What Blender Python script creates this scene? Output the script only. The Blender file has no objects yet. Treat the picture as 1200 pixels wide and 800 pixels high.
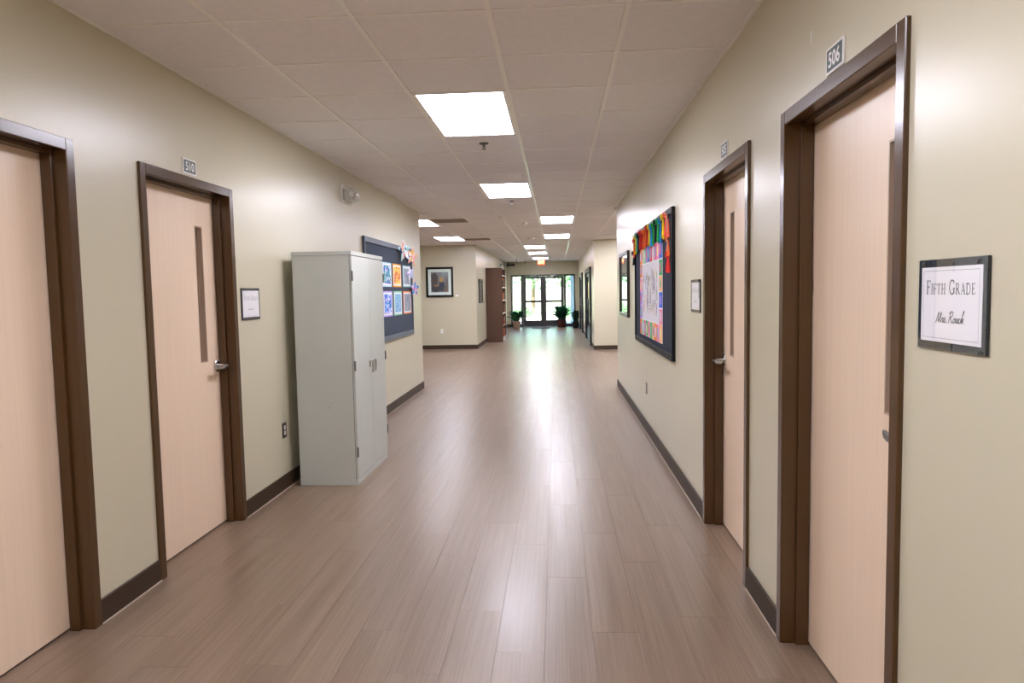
import bpy, bmesh, math, random
from mathutils import Vector, Matrix
random.seed(7)
C = bpy.context.scene.collection
scene = bpy.context.scene

# ------------------------------------------------------------------ camera
XR, XL, H = 0.907, -2.068, 2.688          # right wall, left wall, ceiling height
def make_camera():
    f, pi, ya, ro, cz = 820.67, 0.0705, -0.0649, -0.0183, 1.4547
    c, s = math.cos(ya), math.sin(ya)
    r = Vector((c, -s, 0)); fw = Vector((s, c, 0)); up = Vector((0, 0, 1))
    c, s = math.cos(pi), math.sin(pi)
    fw2 = c * fw - s * up; up2 = s * fw + c * up
    c, s = math.cos(ro), math.sin(ro)
    R = c * r + s * up2; U = -s * r + c * up2
    cd = bpy.data.cameras.new('camera'); co = bpy.data.objects.new('camera', cd); C.objects.link(co)
    cd.sensor_fit = 'HORIZONTAL'; cd.sensor_width = 36.0; cd.lens = f * 36 / 1200
    cd.clip_start = 0.05; cd.clip_end = 300
    B = -fw2
    co.matrix_world = Matrix(((R.x, U.x, B.x, 0), (R.y, U.y, B.y, 0), (R.z, U.z, B.z, cz), (0, 0, 0, 1)))
    scene.camera = co
make_camera()

# ------------------------------------------------------------------ world, sun, exposure
PANEL = 14.0          # emission of the ceiling light panels
SKY = .62
world = bpy.data.worlds.new('sky'); scene.world = world; world.use_nodes = True
wn = world.node_tree.nodes; wl = world.node_tree.links
bg = wn['Background']; sky = wn.new('ShaderNodeTexSky')
try: sky.sky_type = 'NISHITA'
except Exception: pass
sky.sun_elevation = math.radians(52); sky.sun_rotation = math.radians(200)
sky.sun_disc = True; sky.sun_intensity = 0.35
wl.new(sky.outputs[0], bg.inputs[0]); bg.inputs[1].default_value = SKY
vs = scene.view_settings
scene.display_settings.display_device = 'sRGB'
vs.view_transform = 'Standard'; vs.look = 'None'; vs.exposure = 1.22; vs.gamma = 1.0; vs.use_curve_mapping = False
scene.cycles.use_denoising = True
scene.cycles.max_bounces = 12; scene.cycles.diffuse_bounces = 7; scene.cycles.glossy_bounces = 4
scene.cycles.transparent_max_bounces = 12
scene.cycles.sample_clamp_indirect = 6.0

# ------------------------------------------------------------------ helpers
def lin(h):
    v = [int(h[i:i + 2], 16) / 255 for i in (0, 2, 4)]
    return tuple((c / 12.92 if c <= .04045 else ((c + .055) / 1.055) ** 2.4) for c in v) + (1.0,)
MATS = {}
def mat(name, col='808080', rough=.5, metal=0., spec=.5, var=0., scale=(4, 4, 4), bump=0., bscale=200., obj_var=0., emit=0., coat=0., detail=3.):
    if name in MATS: return MATS[name]
    m = bpy.data.materials.new(name); m.use_nodes = True
    nt = m.node_tree; N, L = nt.nodes, nt.links; b = N['Principled BSDF']
    base = lin(col) if isinstance(col, str) else col
    b.inputs['Base Color'].default_value = base
    b.inputs['Roughness'].default_value = rough; b.inputs['Metallic'].default_value = metal
    b.inputs['Specular IOR Level'].default_value = spec
    b.inputs['Coat Weight'].default_value = coat
    if emit:
        b.inputs['Emission Color'].default_value = base; b.inputs['Emission Strength'].default_value = emit
    tc = N.new('ShaderNodeTexCoord')
    if var or obj_var:
        hs = N.new('ShaderNodeHueSaturation'); hs.inputs['Color'].default_value = base
        val = None
        if var:
            mp = N.new('ShaderNodeMapping'); mp.inputs['Scale'].default_value = scale
            geo = N.new('ShaderNodeNewGeometry'); L.new(geo.outputs['Position'], mp.inputs['Vector'])
            no = N.new('ShaderNodeTexNoise'); no.inputs['Scale'].default_value = 1.0; no.inputs['Detail'].default_value = detail
            L.new(mp.outputs[0], no.inputs['Vector'])
            mr = N.new('ShaderNodeMapRange'); mr.inputs[1].default_value = .25; mr.inputs[2].default_value = .75
            mr.inputs[3].default_value = 1 - var; mr.inputs[4].default_value = 1 + var
            L.new(no.outputs[0], mr.inputs[0]); val = mr.outputs[0]
        if obj_var:
            oi = N.new('ShaderNodeObjectInfo'); mr2 = N.new('ShaderNodeMapRange')
            mr2.inputs[3].default_value = 1 - obj_var; mr2.inputs[4].default_value = 1 + obj_var
            L.new(oi.outputs['Random'], mr2.inputs[0])
            if val:
                mu = N.new('ShaderNodeMath'); mu.operation = 'MULTIPLY'; L.new(val, mu.inputs[0]); L.new(mr2.outputs[0], mu.inputs[1]); val = mu.outputs[0]
            else: val = mr2.outputs[0]
        L.new(val, hs.inputs['Value']); L.new(hs.outputs[0], b.inputs['Base Color'])
    if bump:
        no = N.new('ShaderNodeTexNoise'); no.inputs['Scale'].default_value = bscale; no.inputs['Detail'].default_value = 2
        geo = N.new('ShaderNodeNewGeometry'); L.new(geo.outputs['Position'], no.inputs['Vector'])
        bp = N.new('ShaderNodeBump'); bp.inputs['Strength'].default_value = bump; bp.inputs['Distance'].default_value = .002
        L.new(no.outputs[0], bp.inputs['Height']); L.new(bp.outputs[0], b.inputs['Normal'])
    MATS[name] = m; return m
def glass(name, tint=(1, 1, 1, 1), rough=.0, refl=1.0):
    if name in MATS: return MATS[name]
    m = bpy.data.materials.new(name); m.use_nodes = True; nt = m.node_tree; N, L = nt.nodes, nt.links
    N.remove(N['Principled BSDF']); out = N['Material Output']
    tr = N.new('ShaderNodeBsdfTransparent'); tr.inputs[0].default_value = tint
    gl = N.new('ShaderNodeBsdfGlossy'); gl.inputs['Roughness'].default_value = rough
    gl.inputs['Color'].default_value = (refl, refl, refl, 1)
    fr = N.new('ShaderNodeFresnel'); fr.inputs[0].default_value = 1.5
    geo = N.new('ShaderNodeNewGeometry'); mx0 = N.new('ShaderNodeMix'); mx0.data_type = 'FLOAT'
    # back faces: keep the same Fresnel as front faces (thin sheet)
    L.new(geo.outputs['Backfacing'], mx0.inputs[0]); L.new(fr.outputs[0], mx0.inputs[2]); mx0.inputs[3].default_value = .06
    mx = N.new('ShaderNodeMixShader'); L.new(mx0.outputs[0], mx.inputs[0]); L.new(tr.outputs[0], mx.inputs[1]); L.new(gl.outputs[0], mx.inputs[2])
    L.new(mx.outputs[0], out.inputs[0]); MATS[name] = m; return m
def dome_mat():
    m = glass('dome_plastic', (.9, .9, .88, 1), .1)
    nt = m.node_tree; N, L = nt.nodes, nt.links
    if 'Haze' not in N:
        out = N['Material Output']; src = out.inputs[0].links[0].from_socket
        d = N.new('ShaderNodeBsdfDiffuse'); d.name = 'Haze'; d.inputs[0].default_value = (.75, .74, .7, 1)
        mx = N.new('ShaderNodeMixShader'); mx.inputs[0].default_value = .26; L.new(src, mx.inputs[1]); L.new(d.outputs[0], mx.inputs[2]); L.new(mx.outputs[0], out.inputs[0])
    return m
def art_mat(name, cols, scale=(9, 9, 9), kind='noise', bgc=None):
    """flat print: blotches of several colours in object space"""
    if name in MATS: return MATS[name]
    m = bpy.data.materials.new(name); m.use_nodes = True; nt = m.node_tree; N, L = nt.nodes, nt.links; b = N['Principled BSDF']
    b.inputs['Roughness'].default_value = .6
    tc = N.new('ShaderNodeTexCoord'); mp = N.new('ShaderNodeMapping'); mp.inputs['Scale'].default_value = scale
    L.new(tc.outputs['Object'], mp.inputs['Vector'])
    if kind == 'voronoi':
        t = N.new('ShaderNodeTexVoronoi'); t.inputs['Scale'].default_value = 1
        wn_ = N.new('ShaderNodeTexWhiteNoise'); L.new(t.outputs['Position'], wn_.inputs['Vector']); src = wn_.outputs['Value']
    else:
        t = N.new('ShaderNodeTexNoise'); t.inputs['Scale'].default_value = 1; t.inputs['Detail'].default_value = 2
        mr = N.new('ShaderNodeMapRange'); mr.inputs[1].default_value = .32; mr.inputs[2].default_value = .68
        L.new(t.outputs[0], mr.inputs[0]); src = mr.outputs[0]
    L.new(mp.outputs[0], t.inputs['Vector'])
    cr = N.new('ShaderNodeValToRGB'); cr.color_ramp.interpolation = 'CONSTANT' if kind == 'voronoi' else 'LINEAR'
    e = cr.color_ramp.elements
    while len(e) < len(cols): e.new(.5)
    for i, c in enumerate(cols):
        e[i].position = i / len(cols) if kind == 'voronoi' else i / (len(cols) - 1); e[i].color = lin(c)
    L.new(src, cr.inputs[0]); L.new(cr.outputs[0], b.inputs['Base Color'])
    MATS[name] = m; return m

def NB(): return bmesh.new()
def box(bm, x0, x1, y0, y1, z0, z1, bevel=0., seg=1):
    x0, x1 = sorted((x0, x1)); y0, y1 = sorted((y0, y1)); z0, z1 = sorted((z0, z1))
    r = bmesh.ops.create_cube(bm, size=1.0)
    vs_ = r['verts']
    for v in vs_:
        v.co = Vector(((x0 + x1) / 2 + v.co.x * (x1 - x0), (y0 + y1) / 2 + v.co.y * (y1 - y0), (z0 + z1) / 2 + v.co.z * (z1 - z0)))
    if bevel:
        es = list({e for v in vs_ for e in v.link_edges})
        bmesh.ops.bevel(bm, geom=es, offset=bevel, segments=seg, affect='EDGES', profile=.5)
def tube(bm, pts, rad, n=10, cap=True):
    pts = [Vector(p) for p in pts]; k = len(pts)
    rad = rad if isinstance(rad, (list, tuple)) else [rad] * k
    rings = []; prev = None
    for i, p in enumerate(pts):
        d = (pts[min(i + 1, k - 1)] - pts[max(i - 1, 0)]).normalized()
        a = prev if prev is not None else (Vector((0, 0, 1)) if abs(d.z) < .9 else Vector((1, 0, 0)))
        u = (a - d * a.dot(d)).normalized(); w = d.cross(u); prev = u
        rings.append([bm.verts.new(p + rad[i] * (math.cos(2 * math.pi * j / n) * u + math.sin(2 * math.pi * j / n) * w)) for j in range(n)])
    for i in range(k - 1):
        for j in range(n):
            bm.faces.new((rings[i][j], rings[i][(j + 1) % n], rings[i + 1][(j + 1) % n], rings[i + 1][j]))
    if cap:
        bm.faces.new(rings[0][::-1]); bm.faces.new(rings[-1])
def lathe(bm, prof, centre, axis=Vector((0, 0, 1)), n=20):
    axis = Vector(axis).normalized(); a = Vector((1, 0, 0)) if abs(axis.x) < .9 else Vector((0, 1, 0))
    u = (a - axis * a.dot(axis)).normalized(); w = axis.cross(u); centre = Vector(centre); rings = []
    for r, t in prof:
        if r < 1e-6: rings.append([bm.verts.new(centre + axis * t)])
        else: rings.append([bm.verts.new(centre + axis * t + r * (math.cos(2 * math.pi * j / n) * u + math.sin(2 * math.pi * j / n) * w)) for j in range(n)])
    for A, B in zip(rings, rings[1:]):
        for j in range(n):
            q = [A[j % len(A)], A[(j + 1) % len(A)], B[(j + 1) % len(B)], B[j % len(B)]]
            q2 = []
            for v in q:
                if v not in q2: q2.append(v)
            if len(q2) > 2: bm.faces.new(q2)
    for r_ in (rings[0], rings[-1]):
        if len(r_) > 2: bm.faces.new(r_)
def worigin(o):
    p = Vector(o.location)
    while o.parent: o = o.parent; p += Vector(o.location)
    return p
def obj(name, bm, m, parent=None, label=None, smooth=False, at=None):
    bmesh.ops.recalc_face_normals(bm, faces=bm.faces)
    me = bpy.data.meshes.new(name)
    if parent is not None: bm.transform(Matrix.Translation(-worigin(parent)))
    if at is not None: bm.transform(Matrix.Translation(-Vector(at)))
    if smooth:
        for f_ in bm.faces: f_.smooth = True
    bm.to_mesh(me); bm.free()
    for m_ in (m if isinstance(m, (list, tuple)) else [m]): me.materials.append(m_)
    if smooth:
        try: me.set_sharp_from_angle(angle=math.radians(40))
        except Exception: pass
    o = bpy.data.objects.new(name, me); C.objects.link(o)
    if parent is not None: o.parent = parent
    if at is not None: o.location = at
    if label: o['label'] = label
    return o
def tag(o, label, cat, group=None, kind=None):
    o['label'] = label
    if cat: o['category'] = cat
    if group: o['group'] = group
    if kind: o['kind'] = kind
    return o
def empty(name, loc, label, cat, group=None, kind=None):
    o = bpy.data.objects.new(name, None); C.objects.link(o); o.location = loc; o.empty_display_size = .1
    return tag(o, label, cat, group, kind)
def struct(name, bm, m, label, cat='wall'):
    return tag(obj(name, bm, m), label, cat, kind='structure')

class Wall:
    """coordinates on a corridor wall: s along +y, n out of the wall, z up; reading direction for lettering"""
    def __init__(self, side, x=None):
        self.side = side; self.sg = 1 if side == 'L' else -1
        self.x = x if x is not None else (XL if side == 'L' else XR)
    def P(self, y, n, z): return Vector((self.x + self.sg * n, y, z))
    def box(self, bm, y0, y1, n0, n1, z0, z1, bevel=0., seg=1): box(bm, self.x + self.sg * n0, self.x + self.sg * n1, y0, y1, z0, z1, bevel, seg)
    def R(self, yc, zc, s, t, n): return self.P(yc + self.sg * s, n, zc + t)   # s to the reader's right
    def axis(self): return Vector((self.sg, 0, 0))
class FaceWall:
    """wall facing the camera (normal -y); s = +x"""
    def __init__(self, y): self.y = y
    def P(self, x, n, z): return Vector((x, self.y - n, z))
    def box(self, bm, x0, x1, n0, n1, z0, z1, bevel=0., seg=1): box(bm, x0, x1, self.y - n0, self.y - n1, z0, z1, bevel, seg)
    def R(self, xc, zc, s, t, n): return self.P(xc + s, n, zc + t)
    def axis(self): return Vector((0, -1, 0))
WL, WR = Wall('L'), Wall('R')

def ribbon(bm, pts, w, mp):
    """flat printed stroke: pts 2-D, width w (or list), mp maps (s,t) to 3-D"""
    n = len(pts); ws = w if isinstance(w, (list, tuple)) else [w] * n
    L_, R_ = [], []
    for i in range(n):
        a = pts[max(i - 1, 0)]; b = pts[min(i + 1, n - 1)]
        dx, dy = b[0] - a[0], b[1] - a[1]; l = math.hypot(dx, dy) or 1
        nx, ny = -dy / l * ws[i] / 2, dx / l * ws[i] / 2
        L_.append(bm.verts.new(mp(pts[i][0] + nx, pts[i][1] + ny))); R_.append(bm.verts.new(mp(pts[i][0] - nx, pts[i][1] - ny)))
    for i in range(n - 1): bm.faces.new((L_[i], L_[i + 1], R_[i + 1], R_[i]))
def smooth_pts(pts, k=5):
    out = []
    P = [pts[0]] + list(pts) + [pts[-1]]
    for i in range(1, len(P) - 2):
        for j in range(k):
            t = j / k; r = []
            for d in (0, 1):
                a, b, c, e = P[i - 1][d], P[i][d], P[i + 1][d], P[i + 2][d]
                r.append(.5 * (2 * b + (c - a) * t + (2 * a - 5 * b + 4 * c - e) * t * t + (3 * b - a - 3 * c + e) * t ** 3))
            out.append(tuple(r))
    out.append(pts[-1]); return out
TK, TN = .12, .05
SERIF = {   # width, [(points, stroke width, curved)]
 'F': (.62, [([(.13, 0), (.13, 1)], TK, 0), ([(0, .975), (.58, .975)], TN, 0), ([(.57, .98), (.57, .8)], TN, 0), ([(.13, .52), (.42, .52)], TN, 0), ([(.42, .62), (.42, .42)], TN, 0), ([(0, .025), (.28, .025)], TN, 0)]),
 'I': (.34, [([(.15, 0), (.15, 1)], TK, 0), ([(0, .975), (.3, .975)], TN, 0), ([(0, .025), (.3, .025)], TN, 0)]),
 'T': (.72, [([(.34, 0), (.34, 1)], TK, 0), ([(0, .97), (.68, .97)], TN, 0), ([(.02, .98), (.02, .78)], TN, 0), ([(.66, .98), (.66, .78)], TN, 0), ([(.2, .025), (.48, .025)], TN, 0)]),
 'H': (.84, [([(.15, 0), (.15, 1)], TK, 0), ([(.65, 0), (.65, 1)], TK, 0), ([(.15, .5), (.65, .5)], TN, 0)] + [([(a, b), (a + .3, b)], TN, 0) for a in (0, .5) for b in (.025, .975)]),
 'G': (.84, [([(.7, .78), (.6, .93), (.4, .98), (.18, .85), (.07, .5), (.18, .15), (.4, .02), (.6, .06), (.7, .16)], .09, 1), ([(.7, .42), (.7, .06)], TK, 0), ([(.55, .42), (.82, .42)], TN, 0), ([(.7, .95), (.7, .75)], TN, 0)]),
 'R': (.8, [([(.13, 0), (.13, 1)], TK, 0), ([(.02, .97), (.35, .97), (.52, .88), (.54, .74), (.46, .58), (.3, .5), (.13, .5)], .08, 1), ([(.34, .5), (.68, .02)], TK, 0), ([(.6, .025), (.8, .025)], TN, 0), ([(0, .025), (.28, .025)], TN, 0)]),
 'A': (.84, [([(.1, 0), (.4, 1)], TN, 0), ([(.38, 1), (.7, 0)], TK, 0), ([(.2, .34), (.58, .34)], TN, 0), ([(0, .025), (.22, .025)], TN, 0), ([(.56, .025), (.84, .025)], TN, 0)]),
 'D': (.84, [([(.13, 0), (.13, 1)], TK, 0), ([(0, .97), (.34, .97), (.6, .85), (.72, .5), (.6, .15), (.34, .03), (0, .03)], .08, 1)]),
 'E': (.66, [([(.13, 0), (.13, 1)], TK, 0), ([(0, .97), (.55, .97)], TN, 0), ([(.55, .98), (.55, .8)], TN, 0), ([(.13, .52), (.4, .52)], TN, 0), ([(.4, .62), (.4, .42)], TN, 0), ([(0, .03), (.58, .03)], TN, 0), ([(.57, .02), (.57, .22)], TN, 0)]),
}
def serif_text(bm, words, cap, small, width, mp):
    """small-caps line centred on s=0, baseline t=0; first letter of each word tall"""
    items = []; x = 0
    for wd in words:
        for i, ch in enumerate(wd):
            k = cap if i == 0 else small; items.append((ch, x, k)); x += (SERIF[ch][0] + .12) * k
        x += .4 * cap
    x -= .4 * cap + .12 * small; q = width / x
    for ch, x0, k in items:
        for pts, w, cv in SERIF[ch][1]:
            pp = [((x0 + px * k) * q - width / 2, py * k) for px, py in pts]
            ribbon(bm, smooth_pts(pp) if cv else pp, w * k, mp)
SCRIPT = [   # handwriting "Mrs. Roach", x advances, cap height 1, x-height .45
 [(0.0, .02), (.08, .1), (.3, .95), (.36, .3), (.42, .1), (.7, .95), (.68, .3), (.72, .04), (.82, .12)],
 [(.86, .1), (.98, .45), (1.02, .36), (1.14, .42), (1.08, .15), (1.12, .03), (1.22, .1)],
 [(1.2, .08), (1.4, .52), (1.37, .36), (1.47, .2), (1.4, .04), (1.25, .07)],
 [(1.58, -.01), (1.62, .03), (1.66, .08)],
 [(1.66, -.01), (1.62, .03), (1.58, .08)],
 [(1.98, .0), (2.14, .92)],
 [(1.9, .8), (2.1, .98), (2.4, .98), (2.46, .74), (2.3, .54), (2.12, .48), (2.3, .3), (2.46, .03), (2.6, .1)],
 [(2.86, .42), (2.7, .34), (2.68, .08), (2.84, .06), (2.94, .3), (2.86, .43), (3.02, .38)],
 [(3.3, .4), (3.12, .38), (3.04, .1), (3.18, .06), (3.34, .4), (3.3, .08), (3.42, .1)],
 [(3.66, .38), (3.52, .42), (3.44, .14), (3.56, .03), (3.7, .14)],
 [(3.7, .14), (3.98, .95), (3.92, 1.06), (3.82, .02), (3.98, .42), (4.06, .36), (4.04, .08), (4.16, .1)],
]
def script_text(bm, h, width, mp, slant=.25):
    q = width / 4.3
    for st in SCRIPT:
        pp = smooth_pts([(px * q + py * h * slant - width / 2, py * h) for px, py in st])
        ribbon(bm, pp, .088 * h, mp)
FONT_CACHE = {}
def font_mesh(bm, text, height, mp, squeeze=1.0, bold=.03):
    """built-in sans letters, centred on (0,0), cap height = height"""
    cu = bpy.data.curves.new('lettering', 'FONT'); cu.body = text; cu.align_x = 'CENTER'; cu.offset = bold; cu.resolution_u = 3
    o = bpy.data.objects.new('lettering', cu); C.objects.link(o)
    dg = bpy.context.evaluated_depsgraph_get(); me = bpy.data.meshes.new_from_object(o.evaluated_get(dg))
    ys = [v.co.y for v in me.vertices]; y0, y1 = min(ys), max(ys); k = height / (y1 - y0)
    xs = [v.co.x for v in me.vertices]; xc = (min(xs) + max(xs)) / 2
    vv = [bm.verts.new(mp((v.co.x - xc) * k * squeeze, (v.co.y - (y0 + y1) / 2) * k)) for v in me.vertices]
    for p in me.polygons:
        try: bm.faces.new([vv[i] for i in p.vertices])
        except ValueError: pass
    bpy.data.objects.remove(o); bpy.data.curves.remove(cu); bpy.data.meshes.remove(me)

# ------------------------------------------------------------------ materials
M_wall = mat('wall_paint', 'c8c1a8', .3, spec=.55, var=.02, scale=(.8, .8, .8), bump=.12, bscale=260)
M_tile = mat('ceiling_tile', 'ebe8e9', .85, spec=.2, var=.03, scale=(30, 30, 30), bump=.25, bscale=420, obj_var=.012)
M_tee = mat('ceiling_tee', 'f0ede8', .3, spec=.6)
M_slab = mat('plenum', '3a342e', .9)
M_base = mat('baseboard_rubber', '38291a', .55, spec=.4, var=.08, scale=(3, 3, 3))
M_caulk = mat('caulk', 'b9ab9a', .7)
M_frame = mat('frame_paint', '4e351b', .22, spec=.5, var=.06, scale=(2, 2, 1), bump=.05, bscale=150)
M_leaf = mat('door_laminate', 'ebd3b9', .33, spec=.45, var=.035, scale=(60, 60, 1.2))
M_liteframe = mat('lite_frame', 'b9a28c', .4)
M_dark = mat('dark_void', '14110e', .9)
M_chrome = mat('brushed_chrome', 'c9c8c6', .22, metal=1.)
M_nickel = mat('dark_nickel', '77757a', .28, metal=1.)
M_white = mat('white_plastic', 'e9e8e4', .4)
M_paper = mat('paper', 'f3f2f4', .7, spec=.3)
M_ink = mat('ink', '26262c', .7)
M_greyink = mat('grey_ink', '8d8d95', .8)
M_slate = mat('slate_green', '3f524f', .45)
M_black = mat('black_satin', '15151a', .25, spec=.5)
M_blackgloss = mat('smoked_acrylic', '22252a', .08, spec=.6)
M_cab = mat('cabinet_enamel', 'bfc3bb', .38, spec=.45, var=.015, scale=(2, 2, 2))
M_glass = glass('clear_glass', (.96, 1., .985, 1))
M_darkglass = glass('lite_glass', (.55, .5, .45, 1))
M_alu = mat('dark_bronze_aluminium', '3b3638', .35, spec=.5)
M_blackalu = mat('black_aluminium', '17171c', .3)

# ------------------------------------------------------------------ floor
def plank_material(name, island):
    m = bpy.data.materials.new(name); m.use_nodes = True; nt = m.node_tree; N, L = nt.nodes, nt.links; b = N['Principled BSDF']
    geo = N.new('ShaderNodeNewGeometry')
    rnd = geo.outputs['Random Per Island']
    if not island:
        oi = N.new('ShaderNodeObjectInfo'); rnd = oi.outputs['Random']
    off = N.new('ShaderNodeVectorMath'); off.operation = 'SCALE'; off.inputs[0].default_value = (13., 37., 5.); L.new(rnd, off.inputs['Scale'])
    add = N.new('ShaderNodeVectorMath'); L.new(geo.outputs['Position'], add.inputs[0]); L.new(off.outputs[0], add.inputs[1])
    def noise(scale, detail, rough=.6):
        mp = N.new('ShaderNodeMapping'); mp.inputs['Scale'].default_value = scale; L.new(add.outputs[0], mp.inputs['Vector'])
        n = N.new('ShaderNodeTexNoise'); n.inputs['Scale'].default_value = 1; n.inputs['Detail'].default_value = detail; n.inputs['Roughness'].default_value = rough
        L.new(mp.outputs[0], n.inputs['Vector']); return n.outputs[0]
    fine = noise((95, 1.3, 1), 4, .65); broad = noise((14, .7, 1), 2, .45)
    cr = N.new('ShaderNodeValToRGB'); e = cr.color_ramp.elements
    e[0].position = .2; e[0].color = lin('64503d'); e[1].position = .8; e[1].color = lin('968270')
    e2 = e.new(.5); e2.color = lin('7e6a58')
    mixn = N.new('ShaderNodeMix'); mixn.data_type = 'FLOAT'; mixn.inputs[0].default_value = .4
    L.new(fine, mixn.inputs[2]); L.new(broad, mixn.inputs[3]); L.new(mixn.outputs[0], cr.inputs[0])
    hs = N.new('ShaderNodeHueSaturation'); L.new(cr.outputs[0], hs.inputs['Color'])
    mr = N.new('ShaderNodeMapRange'); mr.inputs[3].default_value = .97; mr.inputs[4].default_value = 1.03; L.new(rnd, mr.inputs[0]); L.new(mr.outputs[0], hs.inputs['Value'])
    L.new(hs.outputs[0], b.inputs['Base Color'])
    rr = N.new('ShaderNodeMapRange'); rr.inputs[1].default_value = .3; rr.inputs[2].default_value = .7; rr.inputs[3].default_value = .29; rr.inputs[4].default_value = .37
    L.new(broad, rr.inputs[0]); L.new(rr.outputs[0], b.inputs['Roughness'])
    b.inputs['Specular IOR Level'].default_value = .62
    bp = N.new('ShaderNodeBump'); bp.inputs['Strength'].default_value = .18; bp.inputs['Distance'].default_value = .0012
    L.new(fine, bp.inputs['Height']); L.new(bp.outputs[0], b.inputs['Normal'])
    return m
M_plank = plank_material('vinyl_plank', False); M_plank_i = plank_material('vinyl_plank_far', True)
YE = 29.0; AL, AR = 18.0, 17.2; LE, RE = 10.62, 10.63; XA, XB = -6.0, 4.0; Y0 = -4.0
bm = NB(); box(bm, XA - .2, XB + .2, Y0 - .2, YE + .2, -.16, -.006)
floor = struct('floor', bm, mat('floor_joint', '4a3a2e', .6), 'brown wood-look plank floor running the length of the corridor', 'floor')
PW, PL, G = .2, 1.22, .0003
def plank_mesh(w, l):
    b_ = NB(); box(b_, G, w - G, G, l - G, -.006, 0)
    top = [f_ for f_ in b_.faces if f_.normal.z > .5]
    es = [e for f_ in top for e in f_.edges]; bmesh.ops.bevel(b_, geom=es, offset=.0005, segments=1, affect='EDGES')
    me = bpy.data.meshes.new('plank'); bmesh.ops.recalc_face_normals(b_, faces=b_.faces); b_.to_mesh(me); b_.free(); me.materials.append(M_plank); return me
cells = []
ncol = math.ceil((XB - XA) / PW)
xstart = XL - PW * math.ceil((XL - XA) / PW) + .0
c = 0
while xstart + c * PW < XB:
    xa = xstart + c * PW; off = (.43 * c * 1.7 + random.random() * .3) % PL; r = -1
    while Y0 + r * PL + off < YE:
        ya = Y0 + r * PL + off; cells.append((xa, xa + PW, ya, ya + PL)); r += 1
    c += 1
regions = [(XL, XR, Y0, YE), (XA, XL, LE, AL), (XR, XB, RE, AR)]
pieces = []
for (a, b_, c_, d) in cells:
    for (ra, rb, rc, rd) in regions:
        xa, xb, ya, yb = max(a, ra), min(b_, rb), max(c_, rc), min(d, rd)
        if xb - xa > .012 and yb - ya > .02: pieces.append((xa, xb, ya, yb))
vis = [p for p in pieces if p[3] > 2.3 and p[0] >= XL - .001 and p[1] <= XR + .001]
vis.sort(key=lambda p: p[2]); near = set(vis[:290])
pm = {}; far = NB()
for p in pieces:
    w, l = round(p[1] - p[0], 3), round(p[3] - p[2], 3)
    if p in near:
        if (w, l) not in pm: pm[(w, l)] = plank_mesh(w, l)
        o = bpy.data.objects.new('plank', pm[(w, l)]); C.objects.link(o); o.parent = floor; o.location = (p[0], p[2], 0)
    else: box(far, p[0] + G, p[1] - G, p[2] + G, p[3] - G, -.006, 0)
DOORS = [('L', 1.924), ('L', 3.40), ('R', 1.89), ('R', 3.365)]
for sd, y in DOORS:      # planks carried into each door recess
    W = WL if sd == 'L' else WR
    W.box(far, y + .05, y + .95, -.195, -.0005, -.006, 0)
o = obj('plank', far, M_plank_i, floor); o['kind'] = 'stuff'

# ------------------------------------------------------------------ walls
TH = .2
def corridor_wall(W, y0, y1, openings, top=H + .02):
    b_ = NB(); y = y0
    for oy in sorted(openings):
        W.box(b_, y, oy + .012, -TH, 0, 0, top); W.box(b_, oy + .012, oy + .988, -TH, 0, 2.12, top)
        W.box(b_, oy + .012, oy + .988, -TH, -TH + .012, 0, 2.12)     # thin panel added to stop outdoor light showing under the door
        y = oy + .988
    W.box(b_, y, y1, -TH, 0, 0, top); return b_
struct('wall_left', corridor_wall(WL, Y0, LE, [d for s, d in DOORS if s == 'L']), M_wall, 'beige painted left corridor wall with door 510 and filing cabinet')
struct('wall_right', corridor_wall(WR, Y0, RE, [d for s, d in DOORS if s == 'R']), M_wall, 'beige painted right corridor wall with doors 506 and 505')
T2 = H + .02
def wbox(name, x0, x1, y0, y1, label, z1=T2):
    b_ = NB(); box(b_, x0, x1, y0, y1, 0, z1); return struct(name, b_, M_wall, label)
wbox('wall_back', XL, XR, Y0 - .2, Y0, 'beige wall closing the corridor behind the viewpoint')
wbox('wall_left_return', XA, XL - TH, LE - .2, LE, 'beige return wall around the left corner into the side hall')
wbox('wall_right_return', XR + TH, XB, RE - .2, RE, 'beige return wall around the right corner into the side hall')
wbox('wall_left_side', XA - .2, XA, LE - .2, AL + .2, 'beige wall at the far left end of the side hall')
wbox('wall_right_side', XB, XB + .2, RE - .2, AR + .2, 'beige wall at the far right end of the side hall')
wbox('wall_left_facing', XA, XL, AL, AL + .2, 'beige wall facing the viewer behind the framed picture, left')
wbox('wall_right_facing', XR, XB, AR, AR + .2, 'narrow beige wall facing the viewer at right, before the dark doors')
wbox('wall_left_far', XL - .2, XL, AL + .2, YE + .2, 'beige far left wall beside the tall bookcase')
# far right wall with two glazed door openings
FD = [(18.5, 21.6), (24.3, 26.9)]
b_ = NB(); y = AR + .2
for a, e in FD:
    WR.box(b_, y, a, -TH, 0, 0, T2); WR.box(b_, a, e, -TH, 0, 2.08, T2); WR.box(b_, a, e, -TH, -TH + .012, 0, 2.08); y = e
WR.box(b_, y, YE + .2, -TH, 0, 0, T2)
struct('wall_right_far', b_, M_wall, 'beige far right wall with two dark glazed doors')
EX0, EX1, EXZ = -1.90, .765, 2.15
b_ = NB(); box(b_, XL, EX0, YE, YE + .2, 0, T2); box(b_, EX1, XR, YE, YE + .2, 0, T2); box(b_, EX0, EX1, YE, YE + .2, EXZ, T2)
struct('wall_end', b_, M_wall, 'beige end wall above and beside the glass exit doors')

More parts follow.
